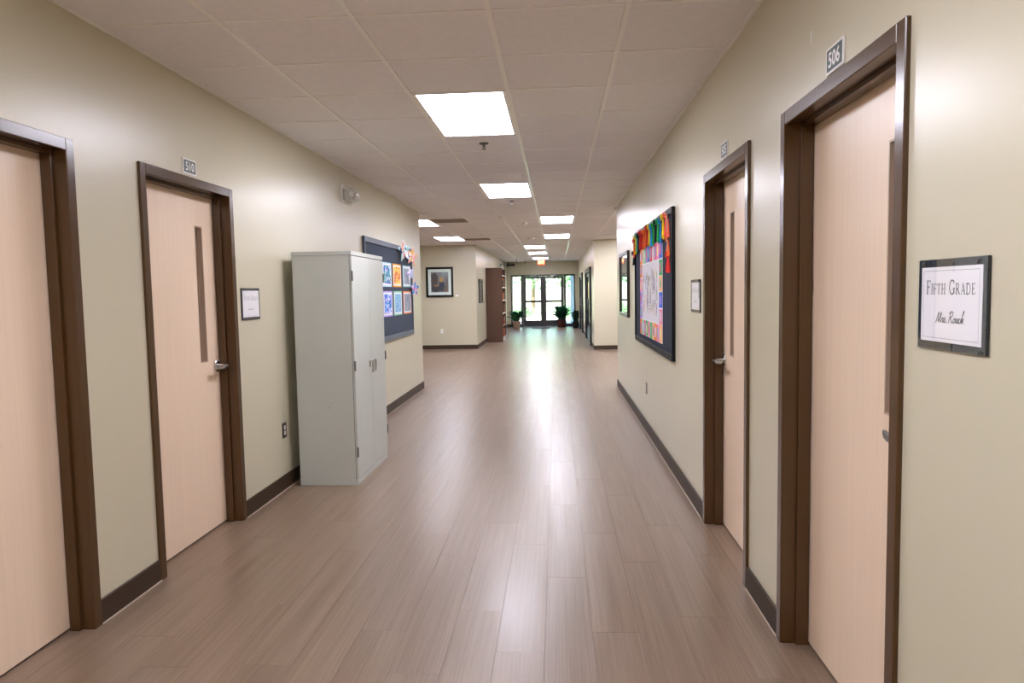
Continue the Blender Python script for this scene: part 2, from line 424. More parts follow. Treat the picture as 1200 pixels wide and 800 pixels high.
# baseboards
BH, BT = .112, .012
def baseboard(name, segs, label):
    root = empty(name, (segs[0][0], segs[0][2], 0), label, 'baseboard', kind='structure')
    b_ = NB(); c_ = NB()
    for x0, x1, y0, y1 in segs: box(b_, x0, x1, y0, y1, .004, BH, .002)
    for x0, x1, y0, y1 in segs:
        g = .004
        lx = (x0 - g if abs(x0 - XR + BT) < .02 and x1 - x0 < .05 else x0, x1 + g if abs(x1 - XL - BT) < .02 and x1 - x0 < .05 else x1)
        box(c_, lx[0], lx[1], y0 - (g if y1 - y0 < .05 else 0), y1, .0, .005)
    obj('base_strip', b_, M_base, root); obj('caulk_line', c_, M_caulk, root, 'pale caulk line along the floor'); return root
def gaps(y0, y1, ops):
    out = []; y = y0
    for a, e in sorted(ops): out.append((y, a)); y = e
    out.append((y, y1)); return [q for q in out if q[1] - q[0] > .01]
baseboard('baseboard_left', [(XL, XL + BT, a, e) for a, e in gaps(Y0, LE, [(y, y + 1.0) for s, y in DOORS if s == 'L'])], 'dark brown rubber base along the left corridor wall')
baseboard('baseboard_right', [(XR - BT, XR, a, e) for a, e in gaps(Y0, RE, [(y, y + 1.0) for s, y in DOORS if s == 'R'])], 'dark brown rubber base along the right corridor wall')
baseboard('baseboard_left_facing', [(XA, XL + BT, AL - BT, AL), ], 'dark base below the framed picture on the facing wall')
baseboard('baseboard_left_far', [(XL, XL + BT, AL, YE)], 'dark base beside the bookcase on the far left wall')
baseboard('baseboard_right_facing', [(XR - BT, XB, AR - BT, AR)], 'dark base of the narrow facing wall at right')
baseboard('baseboard_right_far', [(XR - BT, XR, a, e) for a, e in gaps(AR, YE, FD)], 'dark base of the far right wall beside the dark doors')
baseboard('baseboard_end', [(XL + BT, EX0, YE - BT, YE), (EX1, XR - BT, YE - BT, YE)], 'dark base either side of the glass exit doors')

# ------------------------------------------------------------------ ceiling
b_ = NB(); box(b_, XA - .2, XB + .2, Y0 - .2, YE + .2, H + .035, H + .2)
ceiling = struct('ceiling', b_, M_slab, 'suspended ceiling of square off-white tiles in a white grid', 'ceiling')
TP = .61; CX = [XL, -1.503, -.893, -.283, .327, XR]; RY0 = 3.155
def row(k): return RY0 + TP * k
kmin, kmax = -12, 42
lights = {}
for k in (-10, -4, 2, 8, 14, 20, 26, 31, 37): lights[(-.893 if k not in (14, 20) else -.283, k)] = 2
for k in (14, 20): lights[(-2.723, k)] = 2; lights[(1.547, k)] = 2  # right-hand pair is unseen, added to light the right side hall
vents = {(-2.113, 14), (-2.113, 21)}
occ = set()
for (x, k) in lights: occ |= {(x, k), (x, k + 1)}
occ |= vents
def tile_mesh(w, l):
    b2 = NB(); box(b2, .0115, w - .0115, .0074, l - .0074, .0028, .016, .0012)
    me = bpy.data.meshes.new('ceiling_tile'); bmesh.ops.recalc_face_normals(b2, faces=b2.faces); b2.to_mesh(me); b2.free(); me.materials.append(M_tile); return me
tm = {}; tfar = NB()
for k in range(kmin, kmax + 1):
    ya, yb = max(row(k), Y0), min(row(k + 1), YE)
    if yb - ya < .04: continue
    inalc = (ya >= LE - .3 and yb <= AL + .3)
    cols = []
    leftA = ya >= LE - .02 - .25 and yb <= AL + .35
    rightA = leftA and yb <= AR + .4
    xs = list(CX)
    if leftA and ya >= LE - .05 and yb <= AL + .05:
        xs = [-2.113] + CX[1:]
        x = -2.113
        while x > XA + .05: xs = [max(x - TP, XA)] + xs; x -= TP
    if ya >= RE - .05 and yb <= AR + .05:
        xs = xs[:-1] + [.937]; x = .937
        while x < XB - .05: xs.append(min(x + TP, XB)); x += TP
    for a, e in zip(xs, xs[1:]):
        if any(abs(a - ox) < .02 and ok == k for ox, ok in occ): continue
        visible = k >= -2 and a > -3.4 and e < 1.6
        w, l = round(e - a, 3), round(yb - ya, 3)
        if visible:
            if (w, l) not in tm: tm[(w, l)] = tile_mesh(w, l)
            o = bpy.data.objects.new('ceiling_tile', tm[(w, l)]); C.objects.link(o); o.parent = ceiling; o.location = (a, ya, H)
        else: box(tfar, a + .011, e - .011, ya + .0074, yb - .0074, H + .0028, H + .016)
# transition strips where rows meet the side halls (partial rows)
def strip(x0, x1, y0, y1):
    n = max(1, round(abs(x1 - x0) / TP))
    for i in range(n):
        a, e = x0 + (x1 - x0) * i / n, x0 + (x1 - x0) * (i + 1) / n
        box(tfar, min(a, e) + .011, max(a, e) - .011, y0 + .005, y1 - .005, H + .003, H + .018)
klo = min(k for k in range(kmin, kmax) if row(k) >= LE - .05)
khi_l = max(k for k in range(kmin, kmax) if row(k + 1) <= AL + .05); khi_r = max(k for k in range(kmin, kmax) if row(k + 1) <= AR + .05)
if row(klo) - LE > .03: strip(XA, XL, LE, row(klo)); strip(XR, XB, RE, row(klo))
if AL - row(khi_l + 1) > .03: strip(XA, XL, row(khi_l + 1), AL)
if AR - row(khi_r + 1) > .03: strip(XR, XB, row(khi_r + 1), AR)
o = obj('ceiling_tile', tfar, M_tile, ceiling); o['kind'] = 'stuff'
for x in CX[1:-1]:
    b2 = NB(); box(b2, x - .012, x + .012, Y0, YE, H - .003, H + .032); obj('main_tee', b2, M_tee, ceiling)
for x in [-2.113 - TP * i for i in range(0, 7)]:
    if x > XA: b2 = NB(); box(b2, x - .012, x + .012, LE, AL, H - .003, H + .032); obj('main_tee', b2, M_tee, ceiling)
for x in [.937 + TP * i for i in range(0, 6)]:
    if x < XB: b2 = NB(); box(b2, x - .012, x + .012, RE, AR, H - .003, H + .032); obj('main_tee', b2, M_tee, ceiling)
for k in range(kmin, kmax + 1):
    y = row(k)
    if Y0 < y < YE:
        x0 = XA if LE < y < AL else XL; x1 = XB if RE < y < AR else XR
        b2 = NB(); box(b2, x0, x1, y - .007, y + .007, H - .001, H + .03); obj('cross_tee', b2, M_tee, ceiling)
b2 = NB()
for x0, x1, y0, y1 in ((XL, XL + .018, Y0, LE), (XR - .018, XR, Y0, RE), (XL, XL + .018, AL, YE), (XR - .018, XR, AR, YE), (XA, XL, AL - .018, AL), (XR, XB, AR - .018, AR), (XL, XR, YE - .018, YE)):
    box(b2, x0, x1, y0, y1, H - .003, H + .02)
obj('wall_angle', b2, M_tee, ceiling)

# ceiling lights
M_diff = mat('light_diffuser', 'f0effe', .5, emit=PANEL)
LIGHT_LABEL = {(-.893, -10): 'lit flat ceiling panel furthest behind the viewpoint', (-.893, -4): 'lit flat ceiling panel just above and behind the viewpoint',
 (-.893, 2): 'largest lit white ceiling panel, nearest the viewer', (-.893, 8): 'second lit ceiling panel along the corridor, beyond the largest one',
 (-.283, 14): 'first of two lit ceiling panels set right of the central grid line', (-.283, 20): 'second of two lit ceiling panels set right of the central grid line',
 (-.893, 26): 'lit ceiling panel left of the central grid line, just past the framed picture', (-.893, 31): 'lit ceiling panel next to last before the exit sign',
 (-.893, 37): 'lit ceiling panel closest to the red exit sign', (-2.723, 14): 'lit ceiling panel half hidden behind the left wall corner',
 (-2.723, 20): 'lit ceiling panel above the framed picture in the left side hall', (1.547, 14): 'unseen ceiling panel added to light the right side hall, nearer one',
 (1.547, 20): 'unseen ceiling panel added to light the right side hall, farther one'}
for (x, k) in sorted(lights, key=lambda q: (q[1], q[0])):
    y = row(k); x1 = x + TP; y1 = y + 2 * TP
    root = empty('ceiling_light', ((x + x1) / 2, (y + y1) / 2, H), LIGHT_LABEL[(x, k)], 'ceiling light', 'recessed ceiling light panels')
    b2 = NB(); r = .03
    for q in ((x + .012, x1 - .012, y + .008, y + r), (x + .012, x1 - .012, y1 - r, y1 - .008), (x + .012, x + r + .005, y + r, y1 - r), (x1 - r - .005, x1 - .012, y + r, y1 - r)):
        box(b2, *q, H - .004, H + .028)
    obj('light_frame', b2, M_tee, root)
    b2 = NB(); box(b2, x + r + .005, x1 - r - .005, y + r, y1 - r, H + .001, H + .012); obj('diffuser', b2, M_diff, root)
# return-air grilles
M_vent = mat('brown_grille', '8a7a68', .5)
for i, (x, k) in enumerate(sorted(vents, key=lambda q: q[1])):
    y = row(k); root = empty('ceiling_vent', (x + TP / 2, y + TP / 2, H), ['brown square return-air grille beside the corner-hidden ceiling light', 'brown square return-air grille right of the light above the framed picture'][i], 'vent', 'return air grilles')
    b2 = NB(); e = .012
    for q in ((x + e, x + TP - e, y + e, y + .04), (x + e, x + TP - e, y + TP - .04, y + TP - e), (x + e, x + .04, y + .04, y + TP - .04), (x + TP - .04, x + TP - e, y + .04, y + TP - .04)): box(b2, *q, H - .004, H + .02)
    obj('grille_frame', b2, M_vent, root)
    b2 = NB(); box(b2, x + .04, x + TP - .04, y + .04, y + TP - .04, H + .02, H + .03); obj('grille_back', b2, M_dark, root)
    n = 14; sm = None
    for j in range(n):
        yy = y + .04 + (j + .5) * (TP - .08) / n
        b2 = NB(); box(b2, x + .04, x + TP - .04, yy - .011, yy + .011, H + .0, H + .006); obj('slat', b2, M_vent, root)

# sprinklers, detectors
def ceiling_disc(name, x, y, prof, m, label, cat, group=None):
    b2 = NB(); lathe(b2, prof, (x, y, H), (0, 0, -1), 16); o = obj(name, b2, m, at=(x, y, H), smooth=True); return tag(o, label, cat, group)
def sprinkler(x, y, m, label, drop=.05):
    root = empty('sprinkler_head', (x, y, H), label, 'sprinkler', 'fire sprinkler heads')
    b2 = NB(); lathe(b2, [(.04, -.002), (.04, .004), (.018, .012), (0, .012)], (x, y, H), (0, 0, -1), 18); obj('escutcheon', b2, m, root, smooth=True)
    b2 = NB(); lathe(b2, [(.009, .008), (.009, drop * .5), (.006, drop * .55), (.006, drop * .8)], (x, y, H), (0, 0, -1), 10)
    for s in (-1, 1): tube(b2, [(x + s * .008, y, H - drop * .4), (x + s * .016, y, H - drop * .65), (x + s * .004, y, H - drop * .95)], .0025, 6)
    obj('sprinkler_body', b2, m, root, smooth=True)
    b2 = NB(); lathe(b2, [(0, drop * .92), (.018, drop * .95), (.018, drop), (0, drop)], (x, y, H), (0, 0, -1), 14); obj('deflector', b2, m, root, smooth=True)
sprinkler(-.587, 5.89, mat('bronze_sprinkler', '5c544e', .35, metal=.6), 'dark fire sprinkler head just beyond the largest ceiling panel')
sprinkler(-.59, 9.62, M_nickel, 'grey fire sprinkler head just beyond the second ceiling panel')
sprinkler(-1.49, 26.4, M_black, 'small black sprinkler hanging near the left end of the far ceiling', .12)
sprinkler(-3.2, 15.9, M_nickel, 'grey sprinkler head left of the light above the framed picture')
DISC = [(.05, -.003), (.05, .012), (.042, .03), (.02, .038), (0, .038)]
ceiling_disc('smoke_detector', -.874, 11.46, DISC, M_white, 'small white ceiling detector on the grid line at left, nearest', 'detector', 'ceiling detectors')
ceiling_disc('smoke_detector', -.555, 12.68, DISC, M_white, 'small white ceiling detector in the middle tile column', 'detector', 'ceiling detectors')
ceiling_disc('smoke_detector', -.583, 16.3, [(.09, -.003), (.09, .012), (.08, .03), (.03, .034), (0, .034)], M_white, 'wider white ceiling detector, farthest of the three', 'detector', 'ceiling detectors')

# ------------------------------------------------------------------ classroom doors
def lever(W, yc, z, nface, toward, parent, m):
    """toward: +1 / -1 = direction along y in which the grip points"""
    root = parent
    b2 = NB(); lathe(b2, [(.038, 0), (.038, .006), (.032, .012), (.014, .014), (.0125, .05), (.0125, .055)], W.P(yc, nface, z), W.axis(), 20)
    hd = obj('lever_handle', b2, m, root, 'satin chrome lever handle', smooth=True)
    b2 = NB(); n1 = nface + .058; rings = []
    for t in range(10):      # flat lever: rounded-rectangle section swept along the door
        a = t / 9; yy = yc - toward * .018 + toward * a * .128; nn = n1 + .005 - .016 * a * a; zz = z - .001 - .004 * math.sin(a * 3)
        hh = .0145 - .003 * a; tt = .009 - .003 * a
        if t in (0, 9): hh *= .8; tt *= .7
        rings.append([b2.verts.new(W.P(yy, nn + tt * math.copysign(abs(math.cos(q)) ** .6, math.cos(q)), zz + hh * math.copysign(abs(math.sin(q)) ** .6, math.sin(q)))) for q in [2 * math.pi * k / 12 for k in range(12)]])
    for A, B in zip(rings, rings[1:]):
        for k in range(12): b2.faces.new((A[k], A[(k + 1) % 12], B[(k + 1) % 12], B[k]))
    b2.faces.new(rings[0]); b2.faces.new(rings[-1])
    obj('lever_grip', b2, m, hd, smooth=True)
    b2 = NB(); lathe(b2, [(.006, 0), (.006, .004), (0, .004)], W.P(yc, n1 + .012, z), W.axis(), 10); obj('key_cylinder', b2, M_nickel, hd, smooth=True)
def classroom_door(num, sd, y0, label, lite_off, latch, m_lever):
    W = WL if sd == 'L' else WR; y1 = y0 + 1.0
    root = empty('door_%d' % num, W.P((y0 + y1) / 2, -.05, 0), label, 'door', kind='structure')
    FZ = 2.1365; fz = FZ - .052; a, e = y0 + .05, y1 - .05
    b2 = NB()
    # casing face + jamb soffit + stop, mitred hollow-metal profile
    for (ya, yb) in ((y0, a), (e, y1)):
        W.box(b2, ya, yb, -.185, .014, 0, FZ, .003)
    W.box(b2, a - .001, e + .001, -.185, .014, fz, FZ, .003)
    W.box(b2, a, a + .016, -.094, -.045, 0, fz, .002); W.box(b2, e - .016, e, -.094, -.045, 0, fz, .002); W.box(b2, a + .016, e - .016, -.094, -.045, fz - .016, fz, .002)
    obj('door_frame', b2, M_frame, root)
    # leaf with the narrow vision opening
    n0, n1 = -.142, -.098; la, lb, lz0, lz1 = a + .003, e - .003, .011, fz - .004
    lw_ = .088; zl0, zl1 = 1.058, 1.888
    if latch > 0: v1 = e - lite_off; v0 = v1 - lw_
    else: v0 = a + lite_off; v1 = v0 + lw_
    b2 = NB()
    W.box(b2, la, v0, n0, n1, lz0, lz1); W.box(b2, v1, lb, n0, n1, lz0, lz1); W.box(b2, v0, v1, n0, n1, lz0, zl0); W.box(b2, v0, v1, n0, n1, zl1, lz1)
    bmesh.ops.remove_doubles(b2, verts=b2.verts, dist=.0001)
    inner = [f_ for f_ in b2.faces if all(any(abs(v.co.y - q) < 1e-4 for q in (v0,)) for v in f_.verts) or all(abs(v.co.y - v1) < 1e-4 for v in f_.verts)]
    leaf = obj('door_leaf', b2, M_leaf, root)
    b2 = NB(); t = .007
    for q in ((v0, v0 + t, zl0, zl1), (v1 - t, v1, zl0, zl1), (v0 + t, v1 - t, zl0, zl0 + t), (v0 + t, v1 - t, zl1 - t, zl1)): W.box(b2, q[0], q[1], n0 + .004, n1 + .001, q[2], q[3])
    W.box(b2, v0 + t, v0 + t + .01, n0 + .006, n0 + .016, zl0 + t, zl1 - t); W.box(b2, v1 - t - .01, v1 - t, n0 + .006, n0 + .016, zl0 + t, zl1 - t)
    obj('vision_frame', b2, M_liteframe, leaf)
    b2 = NB(); W.box(b2, v0 + t, v1 - t, n0 + .01, n0 + .014, zl0 + t, zl1 - t); obj('vision_glass', b2, M_darkglass, leaf)
    b2 = NB(); W.box(b2, v0 - .01, v1 + .01, n0 - .012, n0 - .004, zl0 - .01, zl1 + .01); obj('vision_blind', b2, mat('brown_blind', '8e7862', .7), leaf)
    lever(W, (e - .044) if latch > 0 else (a + .06), 1.022, n1, -latch, leaf, m_lever)
classroom_door(1, 'L', 1.924, 'pale laminate door at the left edge of the photo, cut by the frame', .16, -1, M_chrome)
classroom_door(2, 'L', 3.40, 'pale laminate door under the 510 sign with narrow vision strip', .15, 1, M_chrome)
classroom_door(3, 'R', 1.89, 'large pale laminate door under the 506 sign at right', .185, -1, M_nickel)
classroom_door(4, 'R', 3.365, 'pale laminate door under the 505 sign, right of the tasselled board', .168, 1, M_chrome)

# room-number signs
def number_sign(W, yc, zc, txt, label):
    w, h = .142, .086
    root = empty('room_sign', W.P(yc, 0, zc - h / 2), label, 'sign', 'room number signs above doors')
    b2 = NB(); W.box(b2, yc - w / 2, yc + w / 2, 0, .006, zc - h / 2, zc + h / 2, .001); obj('sign_plate', b2, M_white, root)
    b2 = NB(); W.box(b2, yc - w / 2 + .01, yc + w / 2 - .01, .005, .0072, zc - h / 2 + .009, zc + h / 2 - .009); obj('sign_field', b2, M_slate, root, 'dark slate green field')
    b2 = NB(); font_mesh(b2, txt, .05, lambda s, t: W.R(yc, zc, s, t, .0078), .95, .024); obj('numerals', b2, M_white, root, 'white bold numerals ' + txt)
number_sign(WR, 2.372, 2.19, '506', 'room sign reading 506 above the nearest right door')
number_sign(WR, 3.862, 2.19, '505', 'room sign reading 505 above the second right door')
number_sign(WL, 3.898, 2.193, '510', 'room sign reading 510 above the left door')
# name plates
def name_plate(W, yc, label, detail):
    w, h, zc = .282, .213, 1.407
    root = empty('name_plate', W.P(yc, 0, zc - h / 2), label, 'sign', 'teacher name plates beside doors')
    b2 = NB(); W.box(b2, yc - w / 2, yc + w / 2, 0, .007, zc - h / 2, zc + h / 2, .0015); obj('holder_back', b2, M_blackgloss, root, 'smoky dark glossy holder')
    pw, ph = .248, .176
    b2 = NB(); W.box(b2, yc - pw / 2, yc + pw / 2, .0065, .0078, zc - ph / 2, zc + ph / 2); pp = obj('paper_insert', b2, M_paper, root)
    mp = lambda s, t: W.R(yc, zc, s, t, .0083)
    b2 = NB(); q, r = pw / 2 - .01, ph / 2 - .009
    for A, B in (((-q, -r), (q, -r)), ((-q, r), (q, r)), ((-q, -r), (-q, r)), ((q, -r), (q, r))): ribbon(b2, [A, B], .0009, mp)
    obj('printed_border', b2, M_greyink, pp)
    b2 = NB(); serif_text(b2, ['FIFTH', 'GRADE'], .033, .025, .2, lambda s, t: W.R(yc, zc + .024, s, t, .0083)); obj('printed_heading', b2, M_ink if detail else M_greyink, pp)
    b2 = NB()
    if detail: script_text(b2, .026, .118, lambda s, t: W.R(yc, zc - .042, s + .002, t, .0083))
    else:
        zz = [(-.045 + .006 * i, .014 * ((i * 7) % 5) / 5) for i in range(16)]
        ribbon(b2, smooth_pts(zz), .002, lambda s, t: W.R(yc, zc - .042, s, t, .0083))
    obj('handwritten_name', b2, M_ink, pp)
    for s in (-1, 1):
        b2 = NB(); lathe(b2, [(.006, 0), (.006, .004), (.003, .005), (0, .005)], W.P(yc + s * (w / 2 - .03), .0065, zc + h / 2 - .011), W.axis(), 12)
        obj('screw_cap', b2, M_black, root, smooth=True)
    b2 = NB(); W.box(b2, yc - w / 2, yc + w / 2, .0085, .0105, zc - h / 2, zc + h / 2); obj('clear_cover', b2, glass('clear_acrylic', (1, 1, 1, 1)), root)
name_plate(WR, 1.67, 'large clear sign holder reading Fifth Grade right of the 506 door', True)
name_plate(WR, 4.628, 'narrow-looking sign holder with white paper left of the 505 door', False)
name_plate(WL, 4.614, 'sign holder with white paper right of the 510 door', False)
b2 = NB(); WR.box(b2, 2.592, 2.600, 0, .002, 2.305, 2.352, .0005); tag(obj('tape_scrap', b2, M_white, at=WR.P(2.596, 0, 2.305)), 'tiny white scrap of tape on the wall above the 506 sign', 'tape')

# ------------------------------------------------------------------ storage cabinet
def cabinet():
    x0, x1, y0, y1, zt = -1.985, -1.53, 5.18, 6.12, 1.785
    root = empty('storage_cabinet', ((x0 + x1) / 2, (y0 + y1) / 2, 0), 'tall light grey metal storage cabinet with two doors against the left wall', 'cabinet')
    b2 = NB(); box(b2, x0, x1 - .02, y0, y1, 0, zt - .03, .002); obj('cabinet_body', b2, M_cab, root)
    b2 = NB(); box(b2, x0 - .002, x1 + .001, y0 - .003, y1 + .003, zt - .032, zt, .003); obj('cabinet_top', b2, M_cab, root)
    b2 = NB(); box(b2, x1 - .02, x1 - .004, y0 + .002, y1 - .002, .0, .048, .002); obj('kick_plate', b2, M_cab, root)
    ym = (y0 + y1) / 2
    b2 = NB(); box(b2, x1 - .0206, x1 - .018, y0 + .002, y1 - .002, .048, zt - .034); obj('door_gap', b2, mat('cabinet_gap', '55574f', .6), root)
    for i, (a, e) in enumerate(((y0 + .004, ym - .0015), (ym + .0015, y1 - .004))):
        b2 = NB(); box(b2, x1 - .018, x1, a, e, .053, zt - .038, .003, 2); d = obj('cabinet_door', b2, M_cab, root)
        hy = ym - .045 if i == 0 else ym + .045
        b2 = NB(); box(b2, x1 - .001, x1 + .004, hy - .022, hy + .022, .865, .93, .002)
        tube(b2, [(x1 + .003, hy, .915), (x1 + .024, hy, .917)], .009, 10)
        tube(b2, [(x1 + .024, hy, .922), (x1 + .028, hy, .9), (x1 + .026, hy, .865), (x1 + .022, hy, .825)], [.0095, .008, .0075, .006], 10)
        obj('cabinet_handle', b2, M_chrome, d, 'chrome drop handle', smooth=True)
        ye = y0 + .016 if i == 0 else y1 - .016
        for z in (.22, .88, 1.56):
            b2 = NB(); tube(b2, [(x1 + .002, y0 + .001 if i == 0 else y1 - .001, z), (x1 + .002, y0 + .001 if i == 0 else y1 - .001, z + .075)], .007, 8)
            obj('hinge', b2, M_nickel, d)
    b2 = NB(); lathe(b2, [(.004, 0), (.004, .002), (0, .002)], (x1 + .001, y0 + .05, zt - .015), (1, 0, 0), 8); obj('screw', b2, M_nickel, root)
    b2 = NB(); lathe(b2, [(.004, 0), (.003, .001), (0, .001)], (x0 + .24, y0, .6), (0, -1, 0), 8); obj('rivet_hole', b2, M_black, root)
cabinet()

# outlets
def outlet(P, boxf, ax, sc, zc, label, mplate, mface):
    w, h = .07, .115
    root = empty('wall_outlet', P(sc, 0, zc - h / 2), label, 'outlet')
    b2 = NB(); boxf(b2, sc - w / 2, sc + w / 2, 0, .006, zc - h / 2, zc + h / 2, .0015); obj('outlet_plate', b2, mplate, root)
    for s in (-1, 1):
        b2 = NB(); lathe(b2, [(.0165, 0), (.0165, .0025), (0, .0025)], P(sc, .0055, zc + s * .02), ax, 16); f_ = obj('receptacle', b2, mface, root)
        b2 = NB()
        for q in (-.006, .006): boxf(b2, sc + q - .001, sc + q + .001, .0075, .0085, zc + s * .02 - .002, zc + s * .02 + .006)
        obj('slot', b2, M_black, f_)
outlet(WL.P, WL.box, WL.axis(), 5.105, .447, 'dark plate power outlet with white receptacles left of the grey cabinet', mat('brown_plate', '1f1913', .35), M_white)
outlet(WR.P, WR.box, WR.axis(), 7.21, .447, 'small power outlet low on the right wall below the tasselled board', mat('steel_plate', '8c8478', .35), M_white)
FW = FaceWall(AL)
outlet(FW.P, FW.box, FW.axis(), -2.985, .472, 'white power outlet below the framed picture', M_white, M_white)

# emergency light with clear dome
def emergency_light(W, yc, zc, label, k=1.0):
    root = empty('emergency_light', W.P(yc, 0, zc), label, 'emergency light')
    b2 = NB(); W.box(b2, yc - .15 * k, yc + .15 * k, 0, .016 * k, zc - .085 * k, zc + .085 * k, .007 * k, 2); obj('back_plate', b2, M_white, root)
    b2 = NB(); W.box(b2, yc - .12 * k, yc + .12 * k, .015 * k, .05 * k, zc - .065 * k, zc + .045 * k, .012 * k, 2); obj('housing', b2, mat('lamp_housing', 'cfccc0', .4), root)
    for s in (-1, 1):
        ax = (W.axis() + Vector((0, s * .35, -.25))).normalized()
        b2 = NB(); lathe(b2, [(.012 * k, 0), (.036 * k, .028 * k), (.036 * k, .036 * k), (.03 * k, .038 * k), (0, .03 * k)], W.P(yc + s * .055 * k, .05 * k, zc), ax, 16)
        obj('lamp_head', b2, M_chrome, root, smooth=True)
    b2 = NB(); prof = []
    n, m_ = 8, 20; rings = []
    for i in range(n + 1):
        a = i / n * math.pi / 2; dep = .014 * k + .125 * k * math.sin(a); sc_ = max(math.cos(a) ** .6, .02)
        rings.append([b2.verts.new(W.P(yc + .14 * k * sc_ * math.copysign(abs(math.cos(t)) ** .6, math.cos(t)), dep, zc + .078 * k * sc_ * math.copysign(abs(math.sin(t)) ** .6, math.sin(t)))) for t in [2 * math.pi * j / m_ for j in range(m_)]])
    for A, B in zip(rings, rings[1:]):
        for j in range(m_): b2.faces.new((A[j], A[(j + 1) % m_], B[(j + 1) % m_], B[j]))
    b2.faces.new(rings[-1]); obj('clear_dome', b2, dome_mat(), root, smooth=True)
emergency_light(WL, 6.86, 2.435, 'white emergency light with clear dome cover high above the grey cabinet')
emergency_light(WL, 25.6, 2.42, 'small white emergency light high on the wall beyond the bookcase', .9)

# ------------------------------------------------------------------ bulletin boards
M_boardframe = mat('board_frame', '566070', .45)
M_boardframe_dark = mat('board_frame_dark', '101116', .5, spec=.25)
M_fabric = mat('navy_fabric', '444c5a', .85, spec=.2, var=.06, scale=(90, 90, 90))
M_fabric2 = mat('black_fabric', '2b3140', .85, spec=.2, var=.06, scale=(90, 90, 90))
def board(W, y0, y1, z0, z1, label, mf, mfab, fw=.06):
    root = empty('bulletin_board', W.P((y0 + y1) / 2, 0, z0), label, 'bulletin board', 'corridor bulletin boards')
    b2 = NB(); W.box(b2, y0 + .01, y1 - .01, 0, .014, z0 + .01, z1 - .01); obj('fabric_panel', b2, mfab, root)
    for q in ((y0, y1, z0, z0 + fw), (y0, y1, z1 - fw, z1), (y0, y0 + fw * .5, z0 + fw, z1 - fw), (y1 - fw * .5, y1, z0 + fw, z1 - fw)):
        b2 = NB(); W.box(b2, q[0], q[1], 0, .03, q[2], q[3], .004, 2); obj('frame_rail', b2, mf, root)
    return root
board(WL, 7.42, 9.88, .89, 2.085, 'dark navy bulletin board behind the grey cabinet on the left wall', M_boardframe, M_fabric)
board(WR, 5.44, 7.99, .895, 2.083, 'black bulletin board with tassels on the right wall', M_boardframe_dark, M_fabric2, .05)
# student art on the left board
SH = [(8.19, 8.645, 1.546, 1.84, 'bfe0ee', ['2a6fc0', '7fc4e0', 'ffffff', '3b4fae', '5fb6a0'], 'blue patterned artwork on a pale sheet, top row, first beside the cabinet'),
      (8.725, 9.19, 1.546, 1.84, 'f0a92a', ['f7c53a', 'f2d24e', 'e8602a', 'f9dd70', 'd8452a'], 'yellow and orange artwork on an orange mat, top row'),
      (9.30, 9.785, 1.55, 1.838, '9fd6d4', ['4a8f9c', 'a6d3c2', '6f6aa8', 'e3d9e8', '3f7a86'], 'teal striped artwork on a pale teal mat, top row right end'),
      (8.19, 8.66, 1.184, 1.493, 'b9a6e2', ['2c4fc4', '5b7ae6', '8f6fd8', 'dfe6ff', '3aa0e0'], 'blue and violet artwork on a lilac mat, bottom row beside the cabinet'),
      (8.738, 9.193, 1.184, 1.493, '8fcfae', ['ffffff', '3f9fd8', '9adbe8', '4a56b8', 'd8ecf2'], 'blue and white artwork on a green mat, bottom row middle'),
      (9.285, 9.79, 1.184, 1.493, 'ec8840', ['3e6fae', '8a7f90', 'b9c6d2', '6a4f66', '9fd0c8'], 'grey blue artwork on an orange mat, bottom row right end')]
for i, (a, e, z0, z1, mc, cols, lab) in enumerate(SH):
    root = empty('student_artwork', WL.P((a + e) / 2, .014, z0), lab, 'artwork', 'student artworks on the left board')
    b2 = NB(); WL.box(b2, a, e, .0142, .017, z0, z1); obj('mat_sheet', b2, mat('mat_' + mc, mc, .7), root)
    b2 = NB(); WL.box(b2, a + .025, e - .025, .0168, .0185, z0 + .018, z1 - .018); pg = obj('white_sheet', b2, M_paper, root)
    b2 = NB(); WL.box(b2, a + .055, e - .055, .0183, .0192, z0 + .036, z1 - .036)
    obj('painted_print', b2, art_mat('art_%d' % i, cols, (1, 30, 30) if i not in (2, 5) else (1, 46, 7), 'voronoi' if i in (0, 1, 3) else 'noise'), pg)
# paper stars spilling over the board's right edge
def star(yc, zc, r, rot, cols, label, pts=5, inner=.45, turn=.36):
    """curling paper star pinned by its near edge, its far edge standing off the wall"""
    sy, sn = math.cos(turn), math.sin(turn); n0 = .034 + r * sn
    b2 = NB(); ring = []
    for i in range(pts * 2):
        rr = r if i % 2 == 0 else r * inner; a = rot + math.pi * i / pts
        ring.append((rr * math.cos(a), rr * math.sin(a)))
    Q = lambda s, t, e: WL.P(yc + s * sy - e * sn, n0 + s * sn + e * sy, zc + t)
    f0 = [b2.verts.new(Q(s, t, 0)) for s, t in ring]; f1 = [b2.verts.new(Q(s, t, .003)) for s, t in ring]
    c0, c1 = b2.verts.new(Q(0, 0, .012)), b2.verts.new(Q(0, 0, .016)); k = len(ring)
    for i in range(k):
        b2.faces.new((f0[i], f0[(i + 1) % k], c0)); b2.faces.new((f1[i], f1[(i + 1) % k], c1)); b2.faces.new((f0[i], f0[(i + 1) % k], f1[(i + 1) % k], f1[i]))
    o = obj('paper_star', b2, art_mat('star_' + label[:14], cols, (22, 22, 22), 'voronoi'), at=WL.P(yc, n0, zc)); tag(o, label, 'paper star', 'paper stars over the board corner')
star(9.08, 2.02, .165, 1.7, ['8fd0c8', 'f2efe8', '3c4a7a', 'f0a890', 'b8dce8', 'ece6f0'], 'teal and white paper star, leftmost over the board corner')
star(9.60, 1.97, .15, 1.35, ['f6b8a8', 'f4a090', 'f0ece8', 'f2c04a', 'f7c8c0'], 'pink and peach paper star, right of the teal one')
